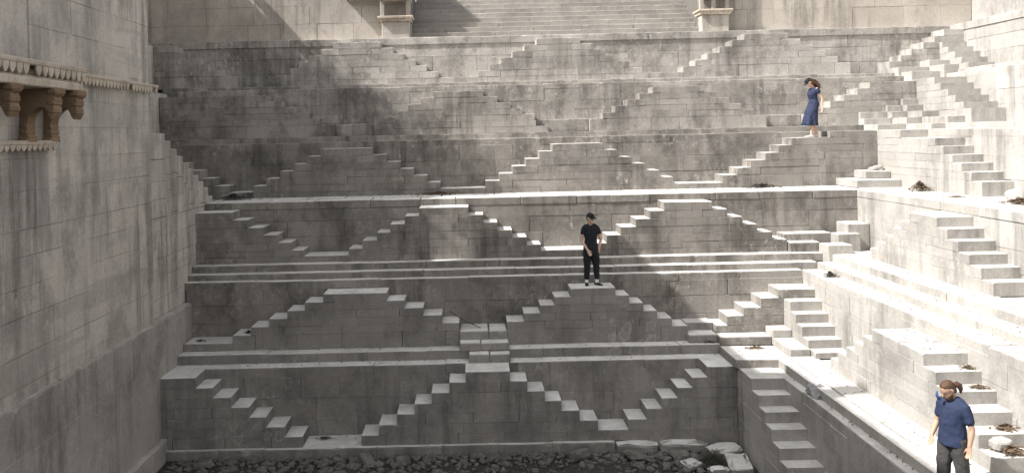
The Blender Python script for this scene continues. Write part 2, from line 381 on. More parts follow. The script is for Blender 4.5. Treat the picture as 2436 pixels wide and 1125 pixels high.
# --- D tier
DF, DW = 21.70, 22.50
zD = -1.676
hD = .203
covD = []
covD += stair('B', 'half stair descending rightwards from the tower, third tier up, in shade', DF, DW,
      lv(-1.855, hD, [-7.15], [-6.2, -5.81, -5.42, -5.04, -4.695, -4.385]) + [(-3.02, -7.15, -3.22)], -3.18, 'back', 'half_stair')
covD += stair('B', 'half sunlit pyramid stair left of the person in black, third tier up', DF, DW,
      lv(-1.845, hD, [-1.376, -1.75, -2.133, -2.485, -2.86, -3.22], [-.106, .28, .635, 1.01, 1.386, 1.75]) + [(-3.02, -3.22, 3.07)], -3.18, 'back')
covD += stair('B', 'sunlit pyramid stair right of the person in black, third tier up', DF, DW,
      lv(-1.845, hD, [4.953, 4.58, 4.207, 3.82, 3.45, 3.07], [6.19, 6.577, 6.963, 7.34, 7.726, 8.1]) + [(-3.02, 3.07, 8.1)], -3.18, 'back')
th = thing('terrace_wall', 'back wall below the broad middle terrace, behind two pyramid stairs', 'wall', (0, DW, -3.18))
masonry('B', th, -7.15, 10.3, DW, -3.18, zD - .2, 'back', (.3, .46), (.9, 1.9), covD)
th = thing('notch_steps', 'two narrow sunlit steps right of the sunlit pyramid stair, third tier up', 'stairs', (8.8, 22, -3.18))
stone('B', 8.12, 9.39, 21.98, 22.52, -3.18, -2.756, th, 'back', 'step_stone', ch=.02); stone('B', 8.12, 8.93, 21.6, 22.0, -3.18, -2.94, th, 'back', 'step_stone', ch=.02)
block('B', 'small sunlit cube in the corner below the broad middle terrace', 9.72, 10.3, 21.8, 22.5, -3.4, -2.51, 'right')
block('B', 'second small sunlit cube stepping down from the terrace corner', 9.35, 9.95, 21.57, 22.0, -3.4, -2.74, 'right')
block('B', 'lowest small sunlit cube of the corner steps under the terrace', 8.87, 9.5, 21.02, 21.6, -3.55, -2.95, 'right')
# --- middle terrace
th = thing('terrace', 'broad middle terrace of worn paving along the back wall, bright in the sun', 'terrace', (2, 23.4, zD))
th['kind'] = 'structure'; del th['category']
for row, (d0, d1) in enumerate(((22.48, 23.3), (23.3, 24.25))):
    cs = cuts(-9.4, 11.75, .9, 1.9)
    for a, b in zip(cs, cs[1:]):
        stone('B', a + .003, b - .003, d0 + (rnd.uniform(-.01, .01) if row == 0 else .003), d1 - .003, zD - .2, zD + rnd.uniform(-.006, .006), th, 'back', 'paving_stone', ch=.014)
# --- C tier
CF, CW = 24.20, 25.0
hC = .205
zC = -.11
covC = []
covC += stair('B', 'half stair stepping down behind the left tower stair, above the middle terrace', CF, CW,
      [(-.21, -9.4, -8.94), (-.415, -9.4, -8.56), (-.617, -9.4, -8.18), (-.84, -9.4, -7.80), (-1.07, -9.4, -7.42), (-1.30, -9.4, -7.01), (-1.5, -9.4, -6.31)], zD, 'back', 'half_stair')
covC += stair('B', 'dim flat-topped pyramid stair at the left above the middle terrace', CF, CW,
      lv(-.30, hC, [-4.33, -4.74, -5.12, -5.52, -5.91, -6.31], [-2.86, -2.47, -2.07, -1.68, -1.28, -.91]) + [(-1.52, -6.31, .39)], zD, 'back')
covC += stair('B', 'sunlit flat-topped pyramid stair in the middle above the broad terrace', CF, CW,
      lv(-.30, hC, [2.34, 1.96, 1.56, 1.18, .80, .39], [3.80, 4.20, 4.60, 4.99, 5.41, 5.79]) + [(-1.52, .39, 7.23)], zD, 'back')
covC += stair('B', 'broad stair climbing rightwards to the woman in the blue dress', CF, CW,
      [(zC, 10.33, 11.7)] + lv(-.28, hC, [9.24, 8.85, 8.46, 8.04, 7.64, 7.23], [11.7]) , zD, 'back', 'half_stair')
th = thing('terrace_wall', 'dark weathered back wall above the broad middle terrace', 'wall', (0, CW, zD))
masonry('B', th, -9.5, 12.4, CW, zD, zC - .18, 'back', (.3, .46), (.9, 1.9), covC)
block('B', 'upper sunlit corner block on the middle terrace, with a white stone on it', 10.98, 11.7, 23.47, 24.2, -1.46, -1.25, 'right')
block('B', 'lower wide sunlit corner block on the middle terrace', 10.47, 11.7, 22.9, 24.2, zD, -1.46, 'right')
long_step('B', 'long_step', 'lower of the two thin long steps at eye level below the upper pyramids', -9.5, 12.45, CW, 25.37, zC - .17, zC, 'back')
long_step('B', 'long_step', 'upper of the two thin long steps at eye level below the upper pyramids', -9.5, 12.8, 25.35, 25.75, zC, .05, 'back')
# --- B tier
BF, BW = 25.70, 26.45
zB = 1.56
hB = .188
covB = []
covB += stair('B', 'upper left half stair with a long flat top next to the tower, mostly in shade', BF, BW,
      lv(1.36, hB, [-9.5], [-6.24, -5.76, -5.38, -5.0, -4.6, -4.17]), .05, 'mid', 'half_stair')
covB += stair('B', 'flat-topped pyramid stair left of the bright diagonal flight, second tier from the top', BF, BW,
      lv(1.36, hB, [-1.1, -1.5, -1.9, -2.27, -2.65, -2.95], [.41, .835, 1.23, 1.6, 1.97, 2.0]) + [(.24, -2.95, 2.38)], .05, 'mid')
covB += stair('B', 'pyramid stair with a bright diagonal of five lit risers, left of the woman', BF, BW,
      lv(1.36, hB, [5.6, 5.2, 4.8, 4.43, 4.05, 3.65], [7.15, 7.53, 7.91, 8.29, 8.67, 9.05]), .05, 'mid')
covB += stair('B', 'half stair rising rightwards behind the woman towards the upper right corner', BF, BW,
      lv(1.36, hB, [12.24, 11.84, 11.43, 11.0, 10.6, 10.2], [13.65]), .05, 'mid', 'half_stair')
th = thing('terrace_wall', 'weathered back wall behind the woman and the bright diagonal flight', 'wall', (0, BW, .05))
masonry('B', th, -9.5, 14.6, BW, .05, zB - .1, 'mid', (.28, .45), (.8, 1.8), covB)
for k, (a, b, z, lab) in enumerate(((2.0, 3.65, .44, 'small recessed landing between the two upper sunlit pyramid stairs'), (-4.17, -2.95, .42, 'small dark recessed landing between the two upper left stairs'), (9.05, 10.2, .42, 'small recessed landing left of the woman in the blue dress'))):
    block('B', lab, a, b, 25.95, 26.5, .03, z, 'mid', 'landing_block')
long_step('B', 'long_step', 'lower of the two thin worn long steps high on the back wall', -9.6, 14.6, BW, 26.82, zB - .11, zB, 'mid')
long_step('B', 'long_step', 'upper of the two thin worn long steps high on the back wall', -9.8, 14.95, 26.8, 27.2, zB, 1.69, 'mid')
# --- A tier
AF, AW = 27.15, 27.95
zA = 3.28
covA = []
covA += stair('B', 'ruined stair at the top left corner beside the tower, in shade', AF, AW,
      lv(3.08, .2, [-10.2], [-9.47, -9.1, -8.66, -8.3, -7.9, -7.5]), 1.69, 'upper', 'half_stair')
covA += stair('B', 'shallow worn pyramid stair at the upper left below the sunlit high wall', AF, AW,
      lv(3.08, .2, [-4.38, -4.79, -5.18, -5.5, -5.8, -6.1], [-2.85, -2.45, -2.1, -1.73, -1.38, -1.0]) + [(1.88, -6.1, .27)], 1.69, 'upper')
covA += stair('B', 'worn pyramid stair directly below the wide top staircase', AF, AW,
      lv(3.08, .2, [2.19, 1.79, 1.4, 1.01, .64, .27], [3.6, 4.0, 4.4, 4.8, 5.17, 5.57]) + [(1.88, .27, 6.9)], 1.69, 'upper')
covA += stair('B', 'pyramid stair with the highest bright diagonal of six lit risers', AF, AW,
      lv(3.08, .2, [8.9, 8.5, 8.09, 7.7, 7.3, 6.9], [10.3, 10.7, 11.1, 11.5, 11.9, 12.3]), 1.69, 'upper')
covA += stair('B', 'half stair at the top right corner climbing to the upper terrace', AF, AW,
      lv(3.08, .2, [15.35, 15.05, 14.67, 14.3, 13.94, 13.56], [16.0]), 1.69, 'upper', 'half_stair')
th = thing('terrace_wall', 'topmost tier of the back wall with large pale slabs under the upper terrace', 'wall', (0, AW, 1.69))
masonry('B', th, -10.2, 16.0, AW, 1.69, zA - .2, 'upper', (.32, .6), (.9, 2.1), covA)
long_step('B', 'long_step', 'cracked coping course under the high wall and the wide top staircase', -11.0, 16.9, AW - .04, 28.45, zA - .2, zA, 'upper')
# --- upper walls and wide staircase
UY = 28.40
th = thing('high_wall', 'tall sand coloured wall at the top left with slanting shadows', 'wall', (-6, UY, zA))
masonry('B', th, -11.8, -1.9, UY, zA, 6.6, 'high', (.5, .75), (1.0, 2.0), (), core_d=2.2)
th = thing('high_wall', 'tall streaked wall at the top right behind the balcony block', 'wall', (12, UY, zA))
masonry('B', th, 7.75, 17.0, UY, zA, 6.6, 'high', (.5, .75), (1.0, 2.0), (), core_d=2.2)
for k in range(14):
    th = long_step('B', 'broad_stair_step', ['lowest broad step of the wide top staircase', 'second broad step of the wide top staircase', 'third broad step of the wide top staircase', 'fourth broad step of the wide top staircase', 'fifth broad step of the wide top staircase', 'sixth broad step of the wide top staircase', 'seventh broad step of the wide top staircase', 'eighth broad step of the wide top staircase', 'ninth broad step of the wide top staircase', 'tenth broad step of the wide top staircase', 'eleventh broad step of the wide top staircase', 'twelfth broad step of the wide top staircase', 'thirteenth broad step of the wide top staircase', 'topmost broad step of the wide top staircase'][k],
              -1.9, 7.75, UY + .30 * k, UY + .30 * (k + 1), zA + .2 * k - .02, zA + .2 * (k + 1), 'stairstone', (.9, 2.2), group='steps of the wide top staircase')

# carved balcony blocks at both ends of the wide staircase
def petals(th, n, p0, p1, out, zt, h, mat='carved', name='petal'):
    """row of hanging leaf shaped drops between two points, facing out"""
    p0, p1, out = Vector(p0), Vector(p1), Vector(out)
    dv = (p1 - p0) / n; w = dv.length * .86
    prof = [(-.5, 0), (.5, 0), (.5, -.35), (.38, -.62), (.2, -.85), (0, -1), (-.2, -.85), (-.38, -.62), (-.5, -.35)]
    u = dv.normalized(); vv = []
    for s in (0, 1):
        for a, b in prof: vv.append(u * (a * w) + Vector((0, 0, b * h)) + out * (.035 * s * (1 - .4 * abs(b))))
    m = len(prof); F = [list(range(m))[::-1], list(range(m, 2 * m))] + [[i, (i + 1) % m, m + (i + 1) % m, m + i] for i in range(m)]
    me = bpy.data.meshes.new('petal'); me.from_pydata([tuple(v) for v in vv], [], F)
    bm = bmesh.new(); bm.from_mesh(me); bmesh.ops.recalc_face_normals(bm, faces=bm.faces); bm.to_mesh(me); bm.free()
    for i in range(n):
        if rnd.random() < .05: continue
        link(name, me, M[mat], th, p0 + dv * (i + .5) + Vector((0, 0, zt)))
def balcony(label, x0, x1, post_x, left):
    th = thing('balcony', label, 'balcony', ((x0 + x1) / 2, UY - .25, zA))
    yf = UY - .42
    stone('B', x0 + .06, x1 - .06, yf + .06, UY + .3, zA, zA + .56, th, 'high', 'pedestal', ch=.02)
    stone('B', x0 - .06, x1 + .06, yf - .07, UY + .3, zA + .66, zA + .74, th, 'carved', 'ledge', ch=.02)
    stone('B', x0 + .0, x1 - .0, yf, UY + .3, zA + .56, zA + .66, th, 'carved', 'ledge_moulding', ch=.02)
    petals(th, 9, (x0 - .02, yf - .0, 0), (x1 + .02, yf - .0, 0), (0, -1, 0), zA + .66, .1)
    # posts and back
    for px in post_x: stone('B', px - .07, px + .07, yf + .05, yf + .2, zA + .74, zA + 1.28, th, 'high', 'post', ch=.015)
    stone('B', x0 + .1, x1 - .1, UY + .1, UY + .3, zA + .74, zA + 1.28, th, 'high', 'back_panel')
    stone('B', x0 - .1, x1 + .1, yf - .14, UY + .3, zA + 1.36, zA + 1.43, th, 'carved', 'eave', ch=.02)
    stone('B', x0 + .0, x1 - .0, yf, UY + .3, zA + 1.28, zA + 1.36, th, 'carved', 'eave_moulding', ch=.02)
    petals(th, 9, (x0 - .06, yf - .08, 0), (x1 + .06, yf - .08, 0), (0, -1, 0), zA + 1.36, .11)
    stone('B', x0 + .02, x1 - .02, yf + .1, UY + .3, zA + 1.43, zA + 2.4, th, 'high', 'upper_block')
balcony('carved balcony block with a dark niche at the left end of the wide staircase', -2.95, -1.9, [-2.86, -2.0], True)
balcony('carved balcony block with pale posts at the right end of the wide staircase', 7.72, 8.75, [7.8, 8.2, 8.64], False)
th = thing('wall_eave', 'short carved eave on the sunlit high wall left of the balcony block', 'eave', (-3.6, UY - .2, zA + 1.4))
stone('B', -4.15, -3.0, UY - .3, UY + .05, zA + 1.40, zA + 1.47, th, 'carved', 'eave_slab', ch=.02)
petals(th, 9, (-4.13, UY - .26, 0), (-3.02, UY - .26, 0), (0, -1, 0), zA + 1.40, .1)

# ================================================================== RIGHT SIDE
cov = stair('R', 'steep shaded stair descending towards the camera at the bottom right of the pit', 5.73, 6.42,
      [(zF, 17.5, 18.48)] + [(zF - .22 * k, 17.5 - .38 * k, 18.48) for k in range(1, 7)], -7.3, 'right', 'side_stair')
th = thing('side_wall', 'lowest right side wall, shaded, behind the steep shaded stair', 'wall', (6.42, 12, -7))
masonry('R', th, 9.0, 19.2, 6.42, -7.3, zF - .2, 'right', (.4, .6), (1.0, 2.0), cov, s_core=(2, 19.3))
long_step('R', 'long_step', 'lower right side ledge in shade with a bundle lying on it', 7.0, 18.6, 6.42, 6.86, zF - .2, zF, 'right', s_core=(2, 18.6))
long_step('R', 'long_step', 'sunlit right side ledge running along the foot of the bright stairs', 7.0, 18.4, 6.84, 7.36, zF, -5.0, 'right', s_core=(2, 18.4))
covR = stair('R', 'bright stair descending from the right corner, its risers facing the camera', 7.36, 8.1,
      [(-4.04, 19.6, 20.0), (-4.26, 19.26, 20.0), (-4.47, 18.92, 20.0), (-4.69, 18.58, 20.0), (-4.87, 18.2, 20.0)], -5.0, 'right', 'side_stair')
covR += stair('R', 'bright right side pyramid stair with steps descending behind the man in the blue shirt', 7.36, 8.1,
      lv(-3.76, .2, [13.83, 13.46, 13.09, 12.72, 12.35, 11.98], [15.6, 15.97, 16.34, 16.71, 17.08, 17.45]), -5.0, 'right', 'side_pyramid_stair')
th = thing('side_wall', 'sunlit right side wall behind the bright pyramid stair, second tier up', 'wall', (8.1, 14, -5))
masonry('R', th, 9.0, 20.73, 8.1, -5.0, zE - .16, 'right', (.34, .55), (1.0, 2.2), covR, s_core=(1, 20.9))
long_step('R', 'long_step', 'lowest of the three sunlit long steps on the right side', 9.0, 20.75, 8.1, 8.6, zE - .16, zE, 'right', s_core=(1, 20.7))
long_step('R', 'long_step', 'middle of the three sunlit long steps on the right side', 9.0, 21.02, 8.58, 9.0, zE, -3.35, 'right', s_core=(1, 21))
long_step('R', 'long_step', 'uppermost of the three sunlit long steps on the right side', 9.0, 21.36, 8.98, 9.56, -3.35, -3.18, 'right', s_core=(1, 21.3))
covR = stair('R', 'bright stair on the right side below the terrace, six grey risers facing the camera', 9.55, 10.3,
      lv(-1.90, .203, [17.3, 16.93, 16.57, 16.2, 15.83, 15.46], [18.4, 18.77, 19.14, 19.5, 19.87, 20.24]), -3.18, 'right', 'side_pyramid_stair')
th = thing('side_wall', 'sunlit right side wall below the terrace with the leaf heap', 'wall', (10.3, 17, -3.18))
masonry('R', th, 11.0, 22.5, 10.3, -3.18, zD - .2, 'right', (.34, .55), (1.0, 2.2), covR, s_core=(2, 22.6))
th = thing('terrace', 'sunlit terrace paving on the right side, strewn with dry leaves', 'terrace', (11, 17, zD)); th['kind'] = 'structure'; del th['category']
cs = cuts(11, 22.47, 1.0, 2.0)
for a, b in zip(cs, cs[1:]):
    stone('R', a + .003, b - .003, 10.28 + rnd.uniform(-.01, .01), 11.0, zD - .2, zD + rnd.uniform(-.006, .006), th, 'right', 'paving_stone')
    stone('R', a + .003, b - .003, 11.003, 12.5, zD - .2, zD + rnd.uniform(-.006, .006), th, 'right', 'paving_stone')
core('R', 2, 11, 10.3, 12.5, zD - .3, zD, th, 'paving_core', 'right')
covR = stair('R', 'bright stair on the right above the terrace, six grey risers below the crossing steps', 11.7, 12.45,
      [(zC, 22.9, 25.0)] + lv(-.33, .2, [21.2, 20.82, 20.44, 20.06, 19.68, 19.3], [25.0]), zD, 'right', 'side_pyramid_stair')
th = thing('side_wall', 'sunlit right side wall above the terrace, right of the dark back wall corner', 'wall', (12.45, 20, zD))
masonry('R', th, 13.0, 25.0, 12.45, zD, zC - .16, 'right', (.34, .55), (1.0, 2.2), covR, s_core=(3, 25.1))
long_step('R', 'long_step', 'lower thin sunlit long step at eye level on the right side', 13.0, 25.02, 12.45, 13.12, zC - .16, zC, 'right', s_core=(3, 25))
long_step('R', 'long_step', 'upper thin sunlit long step at eye level on the right side', 13.0, 25.36, 13.1, 13.7, zC, .05, 'right', s_core=(3, 25.3))
covR = stair('R', 'bright upper right stair with long grey risers, right of the woman', 13.65, 14.6,
      lv(1.40, .195, [24.7, 24.36, 24.02, 23.66, 23.26, 22.9], [26.45]), .05, 'right', 'side_stair')
th = thing('side_wall', 'sunlit right side wall beside the long grey risers, right of the woman', 'wall', (14.6, 21, .05))
masonry('R', th, 14.0, 26.45, 14.6, .05, zB - .1, 'right', (.34, .55), (1.0, 2.2), covR, s_core=(4, 26.5))
long_step('R', 'long_step', 'lower thin sunlit long step high on the right side', 14.0, 26.46, 14.6, 14.97, zB - .1, zB, 'right', s_core=(4, 26.4))
long_step('R', 'long_step', 'upper thin sunlit long step high on the right side', 14.0, 26.82, 14.95, 15.25, zB, 1.69, 'right', s_core=(4, 26.8))
covR = stair('R', 'topmost right corner stair of wide pale steps under the white wall', 15.2, 16.0,
      lv(2.66, .195, [27.0, 26.67, 26.3, 25.95, 25.6], [27.97]), 1.69, 'right', 'side_stair')
th = thing('side_wall', 'topmost tier of the sunlit right side wall, below the white upper wall', 'wall', (16.0, 23, 1.69))
masonry('R', th, 15.0, 27.95, 16.0, 1.69, zA - .2, 'right', (.34, .6), (1.0, 2.2), covR, s_core=(5, 28))
long_step('R', 'long_step', 'coping ledge at the foot of the white upper right wall', 15.0, 27.9, 15.97, 17.0, zA - .2, zA, 'right', s_core=(5, 27.9))
th = thing('high_wall', 'white sunlit wall at the top right edge above the corner stair', 'wall', (17, 22, zA))
masonry('R', th, 16.0, 28.4, 17.0, zA, 6.6, 'right', (.5, .75), (1.0, 2.2), (), s_core=(5, 30), core_d=1.5)
# blocks where the eye level steps cross in the upper right corner
def plateau(label, rects, z0, z1, mat='right'):
    """one level of the corner steps: stones whose risers face the camera at the given fronts"""
    th = thing('corner_steps', label, 'stairs', (rects[0][0], rects[0][2], z0))
    for x0, x1, y0, y1 in rects: stone('B', x0 + .001, x1 - .001, y0, y1, z0 - .005, z1 + rnd.uniform(-.004, .004), th, mat, 'step_stone', ch=.01, jit=.004)
plateau('lowest level of the checkered corner steps right of the woman', [(11.85, 12.69, 24.5, 25.4), (12.69, 13.14, 23.18, 25.4)], zC, .05)
plateau('second level of the checkered corner steps right of the woman', [(11.86, 12.71, 25.34, 25.75), (12.71, 13.16, 24.53, 25.75), (13.16, 13.8, 23.2, 25.75)], .05, .24)
plateau('third level of the checkered corner steps right of the woman', [(11.87, 12.69, 25.6, 26.5), (12.69, 13.15, 25.3, 26.5), (13.15, 13.8, 24.5, 26.5)], .24, .43)
plateau('fourth level of the checkered corner steps right of the woman', [(12.7, 13.16, 25.6, 26.5), (13.16, 13.8, 25.33, 26.5)], .43, .62)
plateau('small topmost level of the checkered corner steps right of the woman', [(13.16, 13.8, 25.6, 26.5)], .62, .81)
plateau('lowest level of the corner steps high in the upper right corner', [(13.65, 14.62, 25.95, 26.85)], 1.36, 1.67)
plateau('second level of the corner steps high in the upper right corner', [(13.55, 14.53, 26.57, 27.2), (14.53, 15.0, 25.74, 27.2)], 1.45, 1.85)
plateau('topmost level of the corner steps high in the upper right corner', [(14.54, 15.21, 26.58, 27.2)], 1.85, 2.05)
# solid ground behind the right hand tiers
fill = thing('side_fill', 'packed masonry behind the right side ledges', 'wall', (11, 15, -7)); 
for d0, d1, z1, s1 in ((6.6, 7.4, -5.03, 19.5), (7.4, 8.2, -5.03, 20.7), (8.2, 9.6, -3.53, 21.7), (9.6, 10.4, -3.2, 22.4), (10.4, 12.6, -1.72, 25.0), (12.6, 13.7, -.14, 25.7), (13.7, 14.7, .02, 26.5), (14.7, 15.3, 1.5, 27.0), (15.3, 16.1, 1.66, 27.9)):
    core('R', 3.0, s1, d0, d1, -7.3, z1, fill, 'fill', 'right')

# ================================================================== LEFT SIDE: TOWER
TX = 7.05
tw = thing('tower', 'massive plain stone tower at the left with carved cornice and bracketed balcony, in shade', 'tower', (-9, 14, -7))
core('L', 1.0, 18.47, TX + .03, 11.0, -7.6, 4.55, tw, 'tower_core', 'tower')
core('L', 1.0, 14.2, TX + .03, 10.8, 4.55, 10.4, tw, 'upper_storey', 'tower')
core('L', 14.2, 18.8, TX + .03, 10.8, 4.55, 9.55, tw, 'upper_storey', 'tower')
zc = [-6.5]
while zc[-1] < 4.6: zc.append(zc[-1] + rnd.uniform(.42, .62))
for z0, z1 in zip(zc, zc[1:]):
    rng = [(9.6, 13.5, .17), (13.5, 18.5, 0)] if z0 > 1.0 else [(9.6, 18.5, 0)]
    for s0_, s1_, rec in rng:
        cs = cuts(s0_, s1_, .9, 1.9)
        for a, b in zip(cs, cs[1:]):
            g_ = rnd.choice((.0004, .0008, .001, .004))
            stone('L', a + g_, b - g_, TX + rec + rnd.uniform(-.004, .004), TX + .4, z0 + g_, z1 - g_, tw, 'tower', 'wall_stone', ch=.003, jit=.002)
# plinth courses (two steps out)
for z0, z1, x, s1, mt in ((-6.5, -5.6, 6.95, 20.0, 'plinth'), (-5.6, -4.75, 6.95, 20.7, 'plinth'), (-4.75, -3.92, 6.95, 20.7, 'plinth')):
    cs = cuts(9.6, s1, .9, 2.0)
    for a, b in zip(cs, cs[1:]):
        (worn if z1 > -4 else stone)('L', a + .001, b - .001, x + rnd.uniform(-.005, .005), TX + .3, z0 + .0005, z1 - .0005 + (rnd.uniform(-.04, .0) if z1 > -4 else 0), tw, mt, 'plinth_stone', *((3.0,) if z1 > -4 else (.005, .003)))
cs = cuts(9.6, 18.6, 1.0, 2.0)
for a, b in zip(cs, cs[1:]):
    stone('L', a + .003, b - .003, 6.82, TX + .2, -7.4, -6.5 + rnd.uniform(-.02, .01), tw, 'plinth', 'foot_stone', ch=.02, jit=.006)
# parapet merlons above the frame (they throw the stepped shadow edge)
for a, b, z1 in ((11.9, 12.35, 11.3),):
    stone('L', a, b, TX + .05, TX + .5, 10.3, z1, tw, 'tower', 'merlon')
# thin carved cornice
stone('L', 14.5, 18.62, 6.88, TX + .1, 1.19, 1.26, tw, 'carved', 'cornice', ch=.02)
petals(tw, 26, (-6.93, 14.6, 0), (-6.93, 18.6, 0), (1, 0, 0), 1.19, .14, name='cornice_petal')
stone('B', -7.4, -6.88, 18.5, 18.62, 1.19, 1.26, tw, 'carved', 'cornice_return', ch=.02)
# thick eave over the balcony
stone('L', 10.0, 14.5, 6.58, TX + .2, 1.21, 1.29, tw, 'carved', 'eave', ch=.025)
petals(tw, 24, (-6.62, 10.0, 0), (-6.62, 14.48, 0), (1, 0, 0), 1.21, .16, name='eave_petal')
stone('L', 10.0, 14.45, 6.74, TX + .1, 1.06, 1.19, tw, 'carved', 'moulding', ch=.04)
stone('L', 10.0, 14.35, 6.66, TX + .1, 1.0, 1.06, tw, 'carved', 'moulding', ch=.02)
stone('L', 10.0, 14.15, 6.50, TX + .1, .88, 1.0, tw, 'carved', 'balcony_slab', ch=.015)
# small lower cornice
stone('L', 10.0, 14.1, 6.90, TX + .1, .0, .07, tw, 'carved', 'lower_cornice', ch=.02)
petals(tw, 24, (-6.95, 10.2, 0), (-6.95, 14.08, 0), (1, 0, 0), .0, .10, name='lower_petal')
# S-shaped brackets
def bracket(y):
    prof_o = []  # outline in (out, z): curls from the wall foot to the slab
    for i in range(13):
        q = i / 12
        prof_o.append((.10 + .40 * (q ** 1.7) + .03 * math.sin(q * 9), .13 + .58 * q ** .9))
    pts = [(0, .10), (.09, .10), (.14, .14), (.15, .20), (.12, .25), (.13, .32), (.12, .40), (.14, .50), (.19, .58), (.26, .64), (.34, .67), (.40, .66), (.44, .60), (.47, .52), (.50, .48), (.54, .54), (.56, .62), (.54, .70), (.57, .76), (.55, .82), (.60, .86), (.60, .96), (0, .96)]
    n = len(pts); t = .125; V = []
    for s in (-1, 1):
        for o, z in pts: V.append((-TX + o, s * t, z))
    F = [list(range(n)), list(range(n, 2 * n))[::-1]] + [[i, n + i, n + (i + 1) % n, (i + 1) % n] for i in range(n)]
    me = bpy.data.meshes.new('bracket'); me.from_pydata(V, [], F)
    bm = bmesh.new(); bm.from_mesh(me); bmesh.ops.triangulate(bm, faces=[f for f in bm.faces if len(f.verts) > 4]); bmesh.ops.recalc_face_normals(bm, faces=bm.faces); bm.to_mesh(me); bm.free()
    b = link('bracket', me, M['bracket'], tw, (0, y, -.075))
    for k, (o, z, w, h, tt) in enumerate(((.505, .60, .06, .045, .14), (.51, .73, .055, .04, .145), (.53, .91, .08, .05, .155), (.07, .15, .08, .045, .155), (.08, .28, .055, .03, .145), (.08, .38, .05, .025, .14))):
        me = cbox_mesh(w, tt, h, .02, .004)
        o_ = link('bracket_knob', me, M['bracket'], None); o_.parent = b; o_.location = (-TX + o, 0, z)
for y in (14.0, 13.25, 12.0, 11.2): bracket(y)
# stepped side stair behind the tower, climbing towards the camera
ys = [(18.5, .20), (19.6, .03), (20.0, -.17), (20.4, -.36), (20.84, -.53), (21.2, -.70), (21.6, -.88), (22.0, -1.06), (22.4, -1.25), (22.75, -1.5)]
th = thing('side_stair', 'stepped side wall behind the tower falling away towards the middle terrace', 'stairs', (-7.5, 20.5, -1.7))
for (y0, z), (y1, _) in zip(ys, ys[1:] + [(23.1, 0)]):
    zz = z
    while zz > zD - .05:
        hgt = rnd.uniform(.36, .6)
        stone('L', y0 + .002, y1 - .002, 7.14 + rnd.uniform(-.005, .005), 8.0, max(zz - hgt, zD - .05) + .002, zz, th, 'tower', 'step_stone', ch=.014, jit=.006); zz -= hgt
th = thing('side_wall', 'left side wall below the stepped tower stair, between tower and back wall', 'wall', (-7.5, 20.5, -3.9))
masonry('L', th, 18.5, 22.5, 7.15, -3.95, zD - .05, 'tower', (.4, .6), (.9, 1.8), (), s_core=(18.4, 22.6))
core('L', 18.4, 20.8, 7.0, 7.5, -7.3, -4.2, th)
th = thing('side_wall', 'narrow sliver of upper left side wall seen just right of the tower edge', 'wall', (-9.6, 25.8, 0))
masonry('L', th, 24.0, 26.5, 9.52, zD, 1.5, 'tower', (.35, .55), (.9, 1.6))
masonry('L', th, 25.0, 28.0, 10.2, 1.5, 3.1, 'tower', (.35, .55), (.9, 1.6))
core('L', 14.0, 25.0, 9.55, 12.0, zD - .5, 3.0, th)
lw = thing('high_wall', 'high left boundary wall hidden behind the tower, with an added bar that casts a shadow strip', 'wall', (-12, 22, 3))  # hidden wall; merlons, parapet and bar are shaped for the shadows they cast
core('L', 12.0, 30.0, 11.9, 13.0, 3.0, 9.0, lw, 'wall_body', 'tower')
for k in range(9):
    a = 17.5 + k * 1.25
    stone('L', a, a + .7, 11.9, 12.6, 9.0, 9.5 + .3 * (k % 2) + .12 * math.sin(k * 2.1), lw, 'tower', 'merlon')
stone('L', 24.3, 29.5, 11.95, 12.4, 9.0, 9.85, lw, 'tower', 'parapet')
stone('L', 23.8, 29.5, 12.1, 12.3, 10.34, 10.6, lw, 'tower', 'shadow_rail')  # unseen bar added to throw a second slanting shadow strip
for k in range(5): stone('L', 24.4 + k * 1.2, 24.55 + k * 1.2, 12.12, 12.28, 9.84, 10.35, lw, 'tower', 'shadow_rail_post')
# ================================================================== DETAILS
def bm_obj(bm, name, mat, parent=None, smooth=True, recalc=True):
    if recalc: bmesh.ops.recalc_face_normals(bm, faces=bm.faces)
    me = bpy.data.meshes.new(name); bm.to_mesh(me); bm.free()
    if smooth:
        for p in me.polygons: p.use_smooth = True
    o = bpy.data.objects.new(name, me); C.objects.link(o); me.materials.append(mat)
    if parent is not None: o.parent = parent
    return o
def ring_loft(bm, rings, seg=16, cap=True):
    """rings: (center Vector, axis u Vector, axis v Vector) already scaled"""
    rv = []
    for c, u, v in rings:
        rv.append([bm.verts.new(c + u * math.cos(2 * math.pi * i / seg) + v * math.sin(2 * math.pi * i / seg)) for i in range(seg)])
    for a, b in zip(rv, rv[1:]):
        for i in range(seg): bm.faces.new((a[i], a[(i + 1) % seg], b[(i + 1) % seg], b[i]))
    if cap:
        bm.faces.new(rv[0][::-1]); bm.faces.new(rv[-1])
def tube(bm, pts, rad, seg=12, flat=1.0, ref=Vector((0, 1, 0))):
    pts = [Vector(p) for p in pts]; n = len(pts)
    if isinstance(rad, (int, float)): rad = [rad] * n
    rings = []
    for i, p in enumerate(pts):
        t = (pts[min(i + 1, n - 1)] - pts[max(i - 1, 0)]).normalized()
        u = t.cross(ref)
        if u.length < .15: u = t.cross(Vector((1, 0, 0)))
        u.normalize(); v = t.cross(u).normalized()
        rings.append((p, u * rad[i], v * rad[i] * flat))
    # round the ends
    t0 = (pts[0] - pts[1]).normalized(); t1 = (pts[-1] - pts[-2]).normalized()
    c0, u0, v0 = rings[0]; c1, u1, v1 = rings[-1]
    rings = [(c0 + t0 * rad[0] * .75, u0 * .5, v0 * .5)] + rings + [(c1 + t1 * rad[-1] * .75, u1 * .5, v1 * .5)]
    ring_loft(bm, rings, seg)
